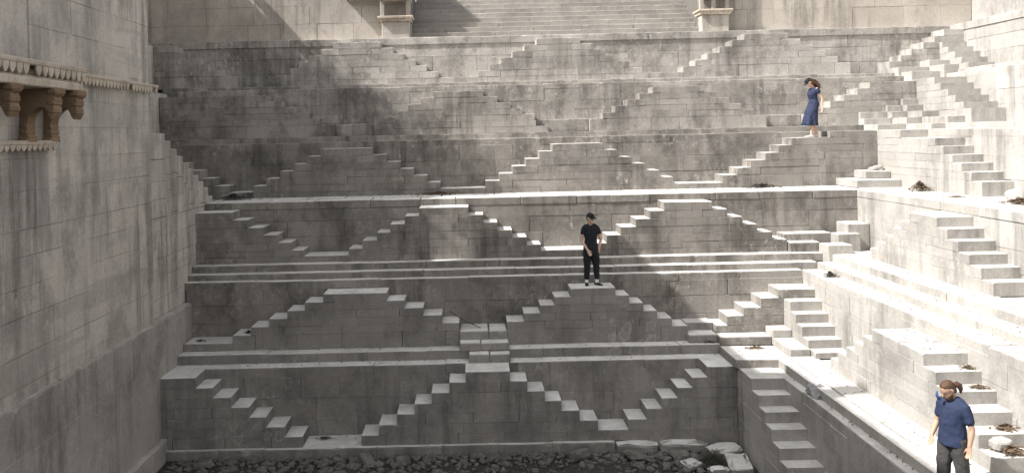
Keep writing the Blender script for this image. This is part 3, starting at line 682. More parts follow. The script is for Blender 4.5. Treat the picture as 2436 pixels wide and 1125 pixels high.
def hloft(bm, rings, seg=20):
    """horizontal ellipses: (x, y, z, rx, ry)"""
    ring_loft(bm, [(Vector((x, y, z)), Vector((rx, 0, 0)), Vector((0, ry, 0))) for x, y, z, rx, ry in rings], seg)
def fuse(o, vox=.012, it=3):
    m = o.modifiers.new('fuse', 'REMESH'); m.mode = 'VOXEL'; m.voxel_size = vox; m.use_smooth_shade = True
    s = o.modifiers.new('smooth', 'SMOOTH'); s.factor = .5; s.iterations = it
FOLD = bpy.data.textures.new('folds', 'CLOUDS'); FOLD.noise_scale = .11; FOLD.noise_depth = 2
def folds(o, k=.02):
    d = o.modifiers.new('folds', 'DISPLACE'); d.texture = FOLD; d.strength = k; d.mid_level = .5; d.texture_coords = 'LOCAL'
def hand(bm, w, d, side, curl=.35, fwd=Vector((0, -1, 0))):
    """palm and five bent fingers from the wrist w along direction d"""
    w, d = Vector(w), Vector(d).normalized(); s = d.cross(fwd).normalized() * side; n = d.cross(s).normalized()
    if n.dot(fwd) < 0: n = -n
    palm = [w - d * .02, w + d * .04, w + d * .09]
    rings = [(palm[0], s * .026, n * .02), (palm[1], s * .038, n * .017), (palm[2], s * .04, n * .014)]
    ring_loft(bm, rings, 12)
    for k, (off, ln) in enumerate(((-.030, .062), (-.010, .075), (.011, .070), (.031, .055))):
        b = w + d * .085 + s * off; a = b + d * ln * .5 + n * ln * curl * .25; e = a + d * ln * .42 + n * ln * curl * .7
        tube(bm, [b, a, e], [.0095, .009, .0075], 8)
    b = w + d * .03 - s * .03; a = b + d * .035 - s * .025 + n * .015; e = a + d * .035 - s * .004 + n * .015
    tube(bm, [b, a, e], [.012, .0105, .0085], 8)
M['skin'] = plain('skin', (.50, .33, .245), .55, .08, 30); M['skin_tan'] = plain('skin_tan', (.40, .255, .18), .55, .08, 30)
M['black_cloth'] = plain('black_cloth', (.014, .015, .02), .9, .3, 30, .3); M['charcoal'] = plain('charcoal_cloth', (.05, .047, .045), .9, .3, 25, .4)
M['navy'] = plain('navy_cloth', (.020, .027, .058), .85, .25, 14, .4); M['blue_tee'] = plain('blue_tee', (.019, .028, .062), .85, .2, 14, .35)
M['hair'] = plain('brown_hair', (.075, .04, .022), .5, .4, 60, .5); M['cap'] = plain('black_cap', (.012, .012, .014), .8, .2, 30)
M['shoe_dark'] = plain('dark_shoe', (.015, .014, .014), .6); M['shoe_pale'] = plain('pale_shoe', (.62, .58, .52), .7); M['sock'] = plain('white_sock', (.7, .69, .66), .9)
M['lens'] = plain('dark_lens', (.01, .01, .012), .2); M['blue_rag'] = plain('blue_rag', (.04, .08, .22), .8)

def head_mesh(bm, c, R3, s=1.0):
    """skull, jaw, nose, ears and neck stub; R3 rotates the head (faces -Y when identity)"""
    prof = [(-.118, .030, .035, -.045), (-.105, .045, .052, -.034), (-.08, .056, .068, -.022), (-.05, .064, .080, -.012), (-.015, .069, .090, -.002), (.02, .073, .096, .002), (.055, .073, .096, .006), (.085, .064, .084, .008), (.108, .045, .058, .008), (.120, .018, .022, .008)]
    rings = []
    for z, rx, ry, cy in prof: rings.append((c + R3 @ Vector((0, cy, z)) * s, R3 @ Vector((rx, 0, 0)) * s, R3 @ Vector((0, ry, 0)) * s))
    ring_loft(bm, rings, 20)
    q = lambda x, y, z: c + R3 @ Vector((x, y, z)) * s
    tube(bm, [q(0, -.088, .018), q(0, -.104, -.012), q(0, -.112, -.03)], [.010 * s, .013 * s, .015 * s], 8)   # nose
    tube(bm, [q(-.022, -.083, -.066), q(0, -.091, -.066), q(.022, -.083, -.066)], .007 * s, 8)              # lips
    for e in (-1, 1): tube(bm, [q(.073 * e, .006, .022), q(.079 * e, .016, .0), q(.073 * e, .01, -.024)], [.012 * s, .015 * s, .010 * s], 8)
    for e in (-1, 1): tube(bm, [q(.012 * e, -.084, .032), q(.045 * e, -.074, .034)], .008 * s, 8)         # brow
def face_bits(par, c, R3, s=1.0, glasses=None):
    q = lambda x, y, z: c + R3 @ Vector((x, y, z)) * s
    for e in (-1, 1):
        bm = bmesh.new(); bmesh.ops.create_icosphere(bm, subdivisions=2, radius=(.026 if glasses == 'sun' else .008) * s)
        for v in bm.verts:
            v.co.y *= .35; v.co = q(.033 * e, -.088 if glasses == 'sun' else -.079, .006) + R3 @ v.co
        bm_obj(bm, 'lens' if glasses == 'sun' else 'eye', M['lens'], par)
    if glasses:
        bm = bmesh.new(); tube(bm, [q(-.075, .0, .012), q(-.06, -.075, .012), q(0, -.1, .014), q(.06, -.075, .012), q(.075, .0, .012)], .0022 * s, 6)
        bm_obj(bm, 'glasses_frame', M['lens'], par)
def cap_on(par, c, R3, s=1.0, brim=True, mat='cap'):
    q = lambda x, y, z: c + R3 @ Vector((x, y, z)) * s
    bm = bmesh.new(); rings = []
    for z, k in ((.042, 1.06), (.07, 1.07), (.098, .93), (.122, .66), (.134, .25)):
        rings.append((q(0, .004, z), R3 @ Vector((.077 * k, 0, 0)) * s, R3 @ Vector((0, .101 * k, 0)) * s))
    ring_loft(bm, rings, 20)
    o = bm_obj(bm, 'cap', M[mat], par)
    if brim:
        bm = bmesh.new(); top = []; bot = []
        for i in range(13):
            a = math.pi * (i / 12); x = .074 * math.cos(a); y0 = -.06 * math.sin(a) - .035; y1 = -.06 - .115 * math.sin(a) ** .8
            for lst, dz in ((top, .0), (bot, -.006)):
                lst.append((bm.verts.new(q(x, y0, .050 + dz)), bm.verts.new(q(x * 1.02, y1, .036 - .012 * abs(math.cos(a)) + dz))))
        for i in range(12):
            bm.faces.new((top[i][0], top[i][1], top[i + 1][1], top[i + 1][0])); bm.faces.new((bot[i][0], bot[i + 1][0], bot[i + 1][1], bot[i][1]))
            bm.faces.new((top[i][1], bot[i][1], bot[i + 1][1], top[i + 1][1]))
        b = bm_obj(bm, 'brim', M[mat], o)
def shoe(par, p, yaw, mat, sole='shoe_dark'):
    Rz = Matrix.Rotation(yaw, 3, 'Z'); p = Vector(p); bm = bmesh.new(); rings = []
    for y, w, h in ((.075, .028, .05), (.05, .036, .075), (.0, .037, .072), (-.06, .044, .055), (-.12, .046, .045), (-.165, .036, .036), (-.185, .018, .022)):
        rings.append((p + Rz @ Vector((0, y, h / 2)), Rz @ Vector((w, 0, 0)), Vector((0, 0, h / 2))))
    ring_loft(bm, rings, 14); return bm_obj(bm, 'shoe', M[mat], par)

V3 = Vector
def arm_pts(sh, el, wr): return [V3(sh), V3(sh).lerp(V3(el), .5), V3(el), V3(el).lerp(V3(wr), .4), V3(wr)], [.050, .044, .037, .036, .025]
def leg_pts(hp, kn, an): return [V3(hp), V3(hp).lerp(V3(kn), .5), V3(kn), V3(kn).lerp(V3(an), .35), V3(an)], [.088, .074, .055, .054, .036]

# ---- person in black on the pyramid stair
def person_black():
    loc = (2.86, 20.45, -3.70)
    th = thing('person', 'person in black tee, dark trousers and black cap standing on a pyramid stair top', 'person', loc)
    th.scale = (1.02,) * 3
    HR = Euler((R(6), 0, R(38))).to_matrix(); hc = V3((.0, -.015, 1.585))
    ank = [(-.115, .02, .10), (.125, -.01, .10)]; kn = [(-.10, -.01, .49), (.115, -.015, .49)]; hp = [(-.085, 0, .90), (.085, 0, .90)]
    sh = [(-.165, .0, 1.365), (.165, .0, 1.365)]; el = [(-.225, .0, 1.06), (.245, .03, 1.06)]; wr = [(-.095, -.14, .845), (.185, -.06, .905)]
    bm = bmesh.new(); head_mesh(bm, hc, HR)
    tube(bm, [(0, .01, 1.39), (0, .0, 1.46), (0, -.01, 1.52)], [.062, .053, .052])
    hloft(bm, [(0, 0, .86, .15, .10), (0, 0, .95, .155, .105), (0, 0, 1.08, .125, .09), (0, 0, 1.22, .15, .1), (0, .005, 1.34, .165, .095), (0, .01, 1.40, .12, .075)])
    for s in (0, 1):
        a, r = arm_pts(sh[s], el[s], wr[s]); tube(bm, a, r)
        a, r = leg_pts(hp[s], kn[s], ank[s]); tube(bm, a, r)
    hand(bm, wr[0], V3((.45, -.25, -.86)), 1); hand(bm, wr[1], V3((-.15, .05, -1)), -1)
    b = bm_obj(bm, 'body', M['skin'], th); fuse(b, .0085, 2)
    # tee
    bm = bmesh.new()
    hloft(bm, [(0, 0, .93, .165, .118), (0, 0, 1.0, .158, .115), (0, 0, 1.1, .145, .108), (0, 0, 1.22, .168, .116), (0, .003, 1.33, .185, .108), (0, .008, 1.40, .15, .088), (0, .01, 1.425, .085, .07)])
    for s in (0, 1): tube(bm, [V3((sh[s][0] * .25, .01, 1.41)), V3((sh[s][0] * .7, .005, 1.39)), V3(sh[s]) + V3((0, 0, -.012)), V3(sh[s]).lerp(V3(el[s]), .30), V3(sh[s]).lerp(V3(el[s]), .45)], [.06, .058, .06, .058, .057])
    o = bm_obj(bm, 'tee_shirt', M['black_cloth'], th); fuse(o, .011, 4); folds(o, 0.03)
    bm = bmesh.new(); hloft(bm, [(0, 0, .80, .165, .12), (0, 0, .90, .172, .125), (0, 0, .99, .155, .112)])
    for s in (0, 1): tube(bm, [V3(hp[s]), V3(hp[s]).lerp(V3(kn[s]), .5), V3(kn[s]), V3(kn[s]).lerp(V3(ank[s]), .5), V3(ank[s]) + V3((0, 0, .06))], [.105, .100, .083, .072, .060])
    o = bm_obj(bm, 'trousers', M['black_cloth'], th); fuse(o, .011, 3); folds(o, 0.03)
    for s, y in ((0, R(-8)), (1, R(35))):
        bm = bmesh.new(); tube(bm, [V3(ank[s]) + V3((0, 0, -.06)), V3(ank[s]) + V3((0, 0, .06))], .041); bm_obj(bm, 'sock', M['sock'], th)
        shoe(th, (ank[s][0], ank[s][1] - .01, 0), y, 'shoe_dark')
    bm = bmesh.new(); ring_loft(bm, [(hc + HR @ V3((0, .03, z)), HR @ V3((rx, 0, 0)), HR @ V3((0, ry, 0))) for z, rx, ry in ((-.06, .05, .055), (-.02, .073, .078), (.04, .078, .083), (.07, .07, .08))], 16); bm_obj(bm, 'hair', M['hair'], th)
    cap_on(th, hc, HR, 1.0); face_bits(th, hc, HR, 1.0, 'sun')
person_black()

# ---- woman in the blue dress, walking down to the left
def person_dress():
    loc = (9.98, 24.48, -.28)
    th = thing('person', 'woman in long blue dress and black cap walking down the sunlit stair', 'person', loc, rz=R(-82))
    th.scale = (1.04,) * 3
    HR = Euler((R(38), 0, R(-6))).to_matrix(); hc = V3((0, -.10, 1.53))
    ank = [(-.07, .12, .11), (.07, -.10, .09)]; kn = [(-.07, .0, .50), (.07, -.10, .49)]; hp = [(-.08, .02, .88), (.08, .02, .88)]
    sh = [(-.16, .03, 1.345), (.16, .03, 1.345)]; el = [(-.20, .10, 1.07), (.205, .16, 1.08)]; wr = [(-.17, -.02, .86), (.205, .15, .83)]
    bm = bmesh.new(); head_mesh(bm, hc, HR, .97)
    tube(bm, [(0, .03, 1.36), (0, -.01, 1.42), (0, -.06, 1.47)], [.055, .047, .046])
    hloft(bm, [(0, .02, .84, .15, .11), (0, .02, .92, .155, .115), (0, .02, 1.05, .115, .085), (0, .0, 1.2, .135, .1), (0, .02, 1.31, .145, .085), (0, .03, 1.365, .1, .065)])
    for s in (0, 1):
        a, r = arm_pts(sh[s], el[s], wr[s]); tube(bm, a, [q * .86 for q in r])
        a, r = leg_pts(hp[s], kn[s], ank[s]); tube(bm, a, [q * .92 for q in r])
    hand(bm, wr[0], V3((0, -.3, -1)), 1); hand(bm, wr[1], V3((0, -.05, -1)), -1)
    b = bm_obj(bm, 'body', M['skin'], th); fuse(b, .0085, 2)
    bm = bmesh.new()
    hloft(bm, [(0, -.115, .33, .205, .205), (0, -.12, .37, .21, .21), (0, -.095, .54, .20, .19), (0, -.045, .74, .19, .165), (0, .015, .92, .175, .145), (0, .015, 1.06, .135, .105), (0, -.015, 1.19, .155, .128), (0, -.005, 1.26, .16, .118), (0, .025, 1.345, .15, .088), (0, .03, 1.385, .085, .065)], 28)
    # hem folds
    for v in bm.verts:
        if v.co.z < .75:
            a = math.atan2(v.co.y + .09, v.co.x); k = (.75 - v.co.z) / .33 * .024 * math.sin(a * 7); v.co.x += k * math.cos(a); v.co.y += k * math.sin(a)
    for s in (0, 1): tube(bm, [V3(sh[s]) * .92 + V3((0, 0, .10)), V3(sh[s]), V3(sh[s]).lerp(V3(el[s]), .33)], [.055, .063, .062])
    o = bm_obj(bm, 'dress', M['navy'], th); fuse(o, .011, 2); folds(o, 0.035)
    for s, y in ((0, R(0)), (1, R(6))): shoe(th, (ank[s][0], ank[s][1] - .02, 0), y, 'shoe_pale')
    # long hair blown back
    bm = bmesh.new(); rr = random.Random(3)
    ring_loft(bm, [(hc + HR @ V3((0, .035, z)), HR @ V3((rx, 0, 0)), HR @ V3((0, ry, 0))) for z, rx, ry in ((-.09, .06, .05), (-.04, .078, .075), (.03, .08, .085), (.07, .07, .08))], 16)
    for i in range(44):
        x = rr.uniform(-.07, .07); p0 = hc + HR @ V3((x, .06 + rr.uniform(-.02, .04), rr.uniform(-.06, .06)))
        p1 = p0 + V3((rr.uniform(-.03, .03), .08 + rr.uniform(-.02, .03), -.03 + rr.uniform(-.02, .02))); p2 = p1 + V3((rr.uniform(-.03, .03), .07 + rr.uniform(-.03, .04), -.075 + rr.uniform(-.03, .02))); p3 = p2 + V3((rr.uniform(-.02, .02), .03 + rr.uniform(-.04, .05), -.11 + rr.uniform(-.05, .05)))
        tube(bm, [p0, p1, p2, p3], [.026, .026, .02, .006], 7)
    bm_obj(bm, 'hair', M['hair'], th)
    cap_on(th, hc, HR, .99); face_bits(th, hc, HR, .97)
person_dress()

# ---- man in the blue shirt at the lower right
def person_blue():
    loc = (6.56, 11.6, -5.2)
    th = thing('person', 'bearded man in blue tee and charcoal trousers looking down at the lower right', 'person', loc, rz=R(-70))
    HR = Euler((R(32), 0, R(-10))).to_matrix(); hc = V3((0, -.075, 1.555))
    ank = [(-.12, -.06, .09), (.12, .05, .09)]; kn = [(-.11, -.06, .48), (.115, .02, .48)]; hp = [(-.09, 0, .90), (.09, 0, .90)]
    sh = [(-.18, .02, 1.345), (.18, .02, 1.345)]; el = [(-.245, .0, 1.06), (.25, .06, 1.06)]; wr = [(-.23, -.13, .87), (.25, .0, .84)]
    bm = bmesh.new(); head_mesh(bm, hc, HR, 1.03)
    tube(bm, [(0, .02, 1.38), (0, -.01, 1.45), (0, -.035, 1.50)], [.068, .06, .058])
    hloft(bm, [(0, 0, .86, .16, .11), (0, 0, .95, .165, .115), (0, 0, 1.08, .15, .11), (0, 0, 1.22, .165, .115), (0, .01, 1.33, .18, .105), (0, .02, 1.395, .12, .08)])
    for s in (0, 1):
        a, r = arm_pts(sh[s], el[s], wr[s]); tube(bm, a, [q * 1.06 for q in r])
        a, r = leg_pts(hp[s], kn[s], ank[s]); tube(bm, a, r)
    hand(bm, wr[0], V3((.05, -.35, -1)), 1, .6); hand(bm, wr[1], V3((0, -.12, -1)), -1, .5)
    b = bm_obj(bm, 'body', M['skin_tan'], th); fuse(b, .008, 2)
    bm = bmesh.new()
    hloft(bm, [(0, -.005, .80, .198, .15), (0, -.005, .86, .198, .152), (0, -.005, 1.0, .182, .142), (0, -.005, 1.12, .178, .138), (0, 0, 1.24, .19, .138), (0, .008, 1.33, .205, .122), (0, .018, 1.395, .16, .095), (0, .02, 1.425, .09, .075)], 28)
    for v in bm.verts:
        if v.co.z < 1.25: k = .006 * math.sin(v.co.z * 38 + v.co.x * 14); v.co.y += k
    for s in (0, 1): tube(bm, [V3((sh[s][0] * .25, .02, 1.405)), V3((sh[s][0] * .7, .02, 1.375)), V3(sh[s]), V3(sh[s]).lerp(V3(el[s]), .4), V3(sh[s]).lerp(V3(el[s]), .66)], [.07, .068, .07, .067, .066])
    o = bm_obj(bm, 'tee_shirt', M['blue_tee'], th); fuse(o, .010, 3); folds(o, 0.024)
    bm = bmesh.new(); hloft(bm, [(0, 0, .78, .165, .12), (0, 0, .86, .165, .12), (0, 0, .92, .155, .11)])
    for s in (0, 1): tube(bm, [V3(hp[s]), V3(hp[s]).lerp(V3(kn[s]), .5), V3(kn[s]), V3(kn[s]).lerp(V3(ank[s]), .5), V3(ank[s])], [.115, .108, .092, .085, .078])
    o = bm_obj(bm, 'trousers', M['charcoal'], th); fuse(o, .011, 3); folds(o, 0.026)
    for s in (0, 1): shoe(th, (ank[s][0], ank[s][1] - .02, 0), 0, 'shoe_dark')
    bm = bmesh.new()   # swept back hair with a bun
    ring_loft(bm, [(hc + HR @ V3((0, cy, z)), HR @ V3((rx, 0, 0)), HR @ V3((0, ry, 0))) for z, rx, ry, cy in ((-.07, .055, .05, .055), (-.02, .076, .072, .04), (.03, .080, .085, .03), (.07, .079, .098, .016), (.10, .066, .085, .012), (.125, .035, .045, .012))], 20)
    q = lambda x, y, z: hc + HR @ V3((x, y, z))
    tube(bm, [q(0, .10, .01), q(.0, .15, -.02), q(0, .175, -.06), q(0, .165, -.11), q(0, .14, -.15)], [.035, .045, .042, .030, .015])
    bm_obj(bm, 'hair', M['hair'], th)
    bm = bmesh.new()   # beard
    ring_loft(bm, [(q(0, cy, z), HR @ V3((rx, 0, 0)), HR @ V3((0, ry, 0))) for z, rx, ry, cy in ((-.15, .02, .02, -.055), (-.135, .038, .04, -.05), (-.11, .052, .055, -.043), (-.085, .06, .066, -.035), (-.06, .066, .07, -.024), (-.035, .068, .06, -.008))], 18)
    bm_obj(bm, 'beard', M['hair'], th); face_bits(th, hc, HR, 1.03, 'clear')
    bm = bmesh.new()   # knotted blue cloth hanging in front of the face
    tube(bm, [q(-.03, -.13, .06), q(-.035, -.16, .02), q(-.03, -.165, -.03), q(-.03, -.155, -.07)], [.012, .022, .028, .006], 9, .6)
    for v in bm.verts: v.co += noise.noise_vector(v.co * 30) * .006
    bm_obj(bm, 'blue_cloth', M['blue_rag'], th)
person_blue()

# ------------------------------------------------------------------ litter, plants, rubble
M['dry_leaf'] = plain('dry_leaf', (.12, .085, .055), .9, .5, 3); M['twig'] = plain('twig', (.10, .075, .055), .9, .3, 10)
M['grey_leaf'] = plain('grey_leaf', (.085, .075, .062), .9, .5, 3)
M['bush'] = plain('dry_bush', (.055, .055, .038), .9, .5, 6); M['bag'] = plain('dusty_bag', (.22, .215, .21), .55, .5, 9, .5); M['pale_rock'] = M['right']
def leaf(bm, p, s, rr):
    a = rr.uniform(0, 6.28); t = rr.uniform(-.7, .7); u = V3((math.cos(a), math.sin(a), t * .5)).normalized() * s; w = V3((-math.sin(a), math.cos(a), rr.uniform(-.8, .8))).normalized() * s * .42
    c = V3((0, 0, s * rr.uniform(.0, .4))); p = V3(p)
    v = [bm.verts.new(p - u), bm.verts.new(p + w - c * .3), bm.verts.new(p + u + c), bm.verts.new(p - w + c * .4)]
    bm.faces.new((v[0], v[1], v[2])); bm.faces.new((v[0], v[2], v[3]))
def pile(label, x, y, z, rx, ry, h, n, tw=20, ls=.045, mat='dry_leaf', seed=1, name='leaf_pile'):
    rr = random.Random(seed); bm = bmesh.new()
    for i in range(n):
        r = abs(rr.gauss(0, .42)); a = rr.uniform(0, 6.28); px, py = r * math.cos(a), r * math.sin(a)
        hz = h * max(.03, 1 - r) * rr.random() ** .6
        leaf(bm, (px * rx, py * ry, hz + .008), ls * rr.uniform(.5, 1.3), rr)
    for i in range(tw):
        a = rr.uniform(0, 6.28); px, py = rr.gauss(0, .4) * rx, rr.gauss(0, .4) * ry; l = rr.uniform(.06, .22) * (1 + rx)
        d = V3((math.cos(a), math.sin(a) * .6, rr.uniform(-.15, .3))) * l * .5; c = V3((px, py, h * .45 * rr.random() + .012))
        tube(bm, [c - d, c + V3((0, 0, .01)), c + d], [.004, .005, .003], 5)
    o = bm_obj(bm, name, M[mat], None, False, False); o.location = (x, y, z); tag(o, label, 'leaf pile'); o['kind'] = 'stuff'; return o
pile('dark leaf pile in the left corner of the middle terrace', -6.75, 23.75, zD, .62, .3, .16, 420, 30, .05, 'grey_leaf', 2)
pile('row of dry twigs on the terrace below the dim left pyramid stair', -.95, 23.95, zD, .75, .16, .09, 260, 90, .04, 'dry_leaf', 3)
pile('long dry leaf pile at the foot of the stair leading to the woman', 8.25, 23.95, zD, .72, .2, .11, 520, 40, .045, 'grey_leaf', 4)
pile('pointed heap of dry leaves on the sunlit right terrace', 11.4, 21.4, zD, .36, .3, .26, 420, 30, .045, 'dry_leaf', 5)
pile('leaf heap beside the white boulder at the right edge of the terrace', 11.35, 17.45, zD, .38, .3, .13, 300, 30, .04, 'dry_leaf', 6)
pile('small flat leaf scatter in the middle of the right terrace', 11.1, 19.3, zD, .3, .12, .03, 60, 10, .035, 'dry_leaf', 16)
pile('dark clump of leaves on the sunlit long steps right of the corner', 8.34, 19.7, zE, .22, .13, .13, 220, 14, .04, 'grey_leaf', 7)
pile('dry leaves on the fourth step of the bright pyramid stair behind the man', 7.88, 12.55, -4.56, .2, .14, .08, 160, 30, .04, 'dry_leaf', 8)
pile('larger heap of dry leaves on the lowest step of the bright pyramid stair', 7.70, 12.16, -4.76, .26, .2, .12, 240, 40, .04, 'dry_leaf', 9)
pile('few dry leaves on the second step of the bright pyramid stair', 7.98, 13.62, -3.96, .13, .11, .06, 80, 14, .035, 'dry_leaf', 10)
pile('dry leaves on the third step of the bright pyramid stair', 7.92, 13.26, -4.16, .16, .11, .05, 90, 18, .035, 'dry_leaf', 11)
pile('small twigs and leaves on the base kerb left of the bottom pyramid stair', -3.45, 18.95, zFb, .2, .12, .05, 40, 14, .04, 'grey_leaf', 12)
pile('dark scrap of leaves on the landing block by the tower', -6.62, 20.25, -4.82, .16, .07, .05, 50, 6, .035, 'grey_leaf', 13)
pile('dark scrap of leaves on the lowest step of the wide shaded pyramid stair', -5.45, 20.25, -4.64, .1, .06, .06, 50, 6, .035, 'grey_leaf', 14)
pile('twiggy litter on the large square corner platform', 6.4, 19.3, -5.03, .3, .14, .05, 60, 24, .035, 'dry_leaf', 15)
pile('leaves caught at the right end of the two lower long steps', 5.5, 19.75, -5.0, .25, .12, .05, 60, 10, .035, 'grey_leaf', 17)
# scattered single leaves: nobody could count them
rr = random.Random(21); bm = bmesh.new()
for d0, d1, s0, s1, z, n, fr_ in ((6.5, 6.74, 9, 18, zF, 150, 'R'), (6.8, 7.3, 9, 18, -5.0, 60, 'R'), (8.15, 8.55, 11, 20, zE, 70, 'R'), (8.62, 8.95, 11, 20, -3.35, 60, 'R'), (9.0, 9.5, 12, 20, -3.18, 50, 'R'), (10.4, 11.6, 15, 22.3, zD, 70, 'R'), (7.4, 8.05, 13.9, 15.5, -3.76, 26, 'R'),
                            (22.6, 24.1, -7, 11, zD, 110, 'B'), (19.25, 19.55, -6.8, 6, zF, 70, 'B'), (19.65, 19.95, -6.8, 6, -5.0, 50, 'B'), (18.4, 19.1, 5.7, 6.3, zF, 14, 'B'), (18.4, 19.4, 5.8, 6.8, -5.03, 26, 'B'), (18.4, 19.1, -3.5, -2.6, zFb, 10, 'B'), (20.8, 21.0, -7, 8, zE, 40, 'B')):
    for i in range(int(n * 1.7)):
        a, b = rr.uniform(s0, s1), d0 + (d1 - d0) * rr.random() ** .6; p = (b, a, z + .012) if fr_ == 'R' else (a, b, z + .012)
        leaf(bm, p, rr.uniform(.012, .035), rr)
o = bm_obj(bm, 'leaf_litter', M['dry_leaf'], None, False, False); o['kind'] = 'stuff'; o['label'] = 'fallen dry leaves scattered thinly over the ledges'
# bundle, stick, stones
def rock(bm, c, r, sc, rr, sub=2, amp=.35):
    t = bmesh.new(); bmesh.ops.create_icosphere(t, subdivisions=sub, radius=1)
    off = V3((rr.uniform(-50, 50), rr.uniform(-50, 50), 0)); rot = Euler((rr.uniform(-.4, .4), rr.uniform(-.4, .4), rr.uniform(0, 6.3))).to_matrix()
    mp = {}
    for v in t.verts:
        k = 1 + amp * noise.noise(v.co * 1.3 + off) + amp * .4 * noise.noise(v.co * 3.1 + off)
        q = V3([math.copysign(abs(e) ** .72, e) for e in v.co]); q = V3((q.x * sc[0], q.y * sc[1], q.z * sc[2])) * k * r
        mp[v] = bm.verts.new(V3(c) + rot @ q)
    for f in t.faces: bm.faces.new([mp[v] for v in f.verts])
    t.free()
bm = bmesh.new(); rock(bm, (0, 0, .07), .2, (1.15, .75, .42), random.Random(5), 4, .5)
for v in bm.verts: v.co += noise.noise_vector(v.co * 22) * .03
o = bm_obj(bm, 'bundle', M['bag']); o.location = (6.6, 16.35, zF); tag(o, 'crumpled grey plastic bundle lying on the shaded right ledge', 'bundle')
bm = bmesh.new(); rock(bm, (0, 0, .06), .13, (1.5, .8, .5), random.Random(6), 3, .2)
o = bm_obj(bm, 'loose_stone', M['pale_rock']); o.location = (11.45, 23.85, -1.25); tag(o, 'white loose stone lying on the upper terrace corner block', 'stone')
bm = bmesh.new(); rock(bm, (0, 0, .12), .2, (1.1, 1.0, .8), random.Random(8), 3, .25)
o = bm_obj(bm, 'boulder', M['pale_rock']); o.location = (11.6, 17.9, zD); tag(o, 'rounded white boulder at the right edge of the sunlit terrace', 'stone')
rough_stone('R', 12.15, 12.4, 7.5, 7.78, -4.77, -4.6, None, 'right', 'broken_block', amp=.05, seed=4); tag(bpy.context.scene.collection.objects[-1], 'broken block on the lowest steps right of the man', 'stone')
bm = bmesh.new(); tube(bm, [(-.62, 20.66, -4.30), (-.25, 20.45, -4.50), (.13, 20.22, -4.625)], [.012, .014, .010], 7)
tag(bm_obj(bm, 'stick', M['twig']), 'thin stick leaning beside the top of the central steps', 'stick')
# bush
rr = random.Random(31); th = thing('bush', 'dry dark bush growing from the rubble by the lower right corner', 'bush', (4.9, 17.55, -6.98))
bm = bmesh.new()
for i in range(40):
    a = rr.uniform(0, 6.28); e = rr.uniform(.1, 1.4); l = rr.uniform(.16, .3); d = V3((math.cos(a) * math.cos(e), math.sin(a) * math.cos(e), math.sin(e))) * l
    tube(bm, [V3((0, 0, 0)), d * .55 + V3((0, 0, .03)), d], [.006, .004, .002], 5)
bm_obj(bm, 'stems', M['twig'], th, False)
bm = bmesh.new()
for i in range(2600):
    a = rr.uniform(0, 6.28); e = math.asin(rr.uniform(-.1, 1)); l = .29 * rr.random() ** .4 * (1 + .25 * noise.noise(V3((math.cos(a) * 2, math.sin(a) * 2, e * 2))))
    leaf(bm, (math.cos(a) * math.cos(e) * l, math.sin(a) * math.cos(e) * l, math.sin(e) * l * .95 + .03), rr.uniform(.010, .022), rr)
bm_obj(bm, 'foliage', M['bush'], th, False, False)
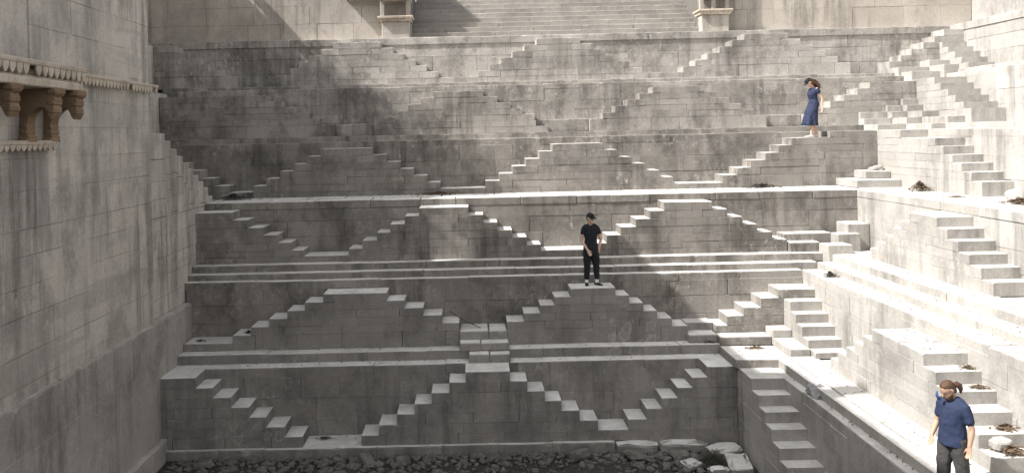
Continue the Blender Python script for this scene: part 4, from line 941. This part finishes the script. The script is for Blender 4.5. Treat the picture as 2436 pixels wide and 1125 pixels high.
# rubble
rr = random.Random(41); bm = bmesh.new()
for i in range(1500):
    x = rr.uniform(-6.7, 5.6); y = 18.42 - abs(rr.gauss(0, .7)); r = .02 + .075 * rr.random() ** 2.6
    rock(bm, (x, y, -7.0 + r * .35), r, (1.25, .95, .7), rr, 1, .5)
o = bm_obj(bm, 'rubble', M['rubble'], None, False); o['kind'] = 'stuff'; o['label'] = 'loose rubble covering the floor of the pit'
for i, (x, y, z, r, sc, lab) in enumerate(((-5.9, 18.05, -6.93, .17, (1.3, .9, .6), 'rounded rubble stone near the foot of the tower'), (-2.4, 18.1, -6.92, .2, (1.5, .8, .5), 'flat rubble stone under the kerb left of centre'), (-1.6, 18.0, -6.93, .16, (1.2, 1, .7), 'blocky rubble stone under the kerb below the centre pyramid stair'),
                                      (2.2, 18.05, -6.92, .19, (1.4, .8, .6), 'grey rubble stone under the kerb right of centre'), (3.4, 18.0, -6.93, .2, (1.5, .9, .5), 'flat rubble stone below the broken kerb'), (4.3, 17.95, -6.92, .17, (1.2, .9, .7), 'rubble stone left of the dry bush'))):
    bm = bmesh.new(); rock(bm, (0, 0, 0), r, sc, random.Random(60 + i), 2, .4); o = bm_obj(bm, 'rubble_stone', M['rubble'], None, False); o.location = (x, y, z); tag(o, lab, 'stone', 'larger stones in the pit rubble')
for i, (s0, s1, d0, d1, z0, z1, rot, lab) in enumerate(((4.95, 5.65, 17.85, 18.35, -6.98, -6.80, .15, 'fallen pale slab in the lower right corner, nearest the wall'), (5.15, 5.62, 17.0, 17.8, -7.0, -6.82, -.1, 'long fallen slab beside the steep shaded stair'), (4.25, 4.6, 17.3, 17.65, -7.0, -6.85, .4, 'small fallen slab left of the dry bush'), (4.7, 5.1, 17.0, 17.3, -7.0, -6.88, .2, 'fallen slab in front of the dry bush'))):
    o = rough_stone('B', s0, s1, d0, d1, z0, z1, None, 'low', 'fallen_slab', amp=.06, seed=20 + i); o.rotation_euler = (.06, -.05, rot); tag(o, lab, 'stone slab')

# tree on the left rim (outside the frame): its crown breaks up the shadow on the upper left walls
rr = random.Random(77); th = thing('tree', 'leafy tree on the left rim above the boundary wall', 'tree', (-13.6, 22.2, 3.0))
bm = bmesh.new(); tube(bm, [(0, 0, 0), (.1, .1, 2.5), (0, -.1, 5), (.2, 0, 7.2)], [.3, .25, .2, .12], 10)
cl = []
for i in range(64):
    a = rr.uniform(0, 6.28); e = math.asin(rr.uniform(-.55, .9)); r = rr.uniform(.6, 2.1)
    c = V3((math.cos(a) * math.cos(e) * r, math.sin(a) * math.cos(e) * r * 1.7, 8.5 + math.sin(e) * r * .9)); cl.append(c)
    if i % 2 == 0: tube(bm, [V3((0, 0, 5.5 + rr.random())), c * .5 + V3((0, 0, 3.6)), c], [.08, .05, .02], 6)
bm_obj(bm, 'trunk', M['twig'], th)
bm = bmesh.new()
for c in cl:
    for k in range(190):
        leaf(bm, c + V3((rr.gauss(0, .32), rr.gauss(0, .32), rr.gauss(0, .26))), rr.uniform(.05, .1), rr)
M['tree_leaf'] = plain('tree_leaf', (.06, .09, .03), .8, .4, 5)
bm_obj(bm, 'crown', M['tree_leaf'], th, False, False)
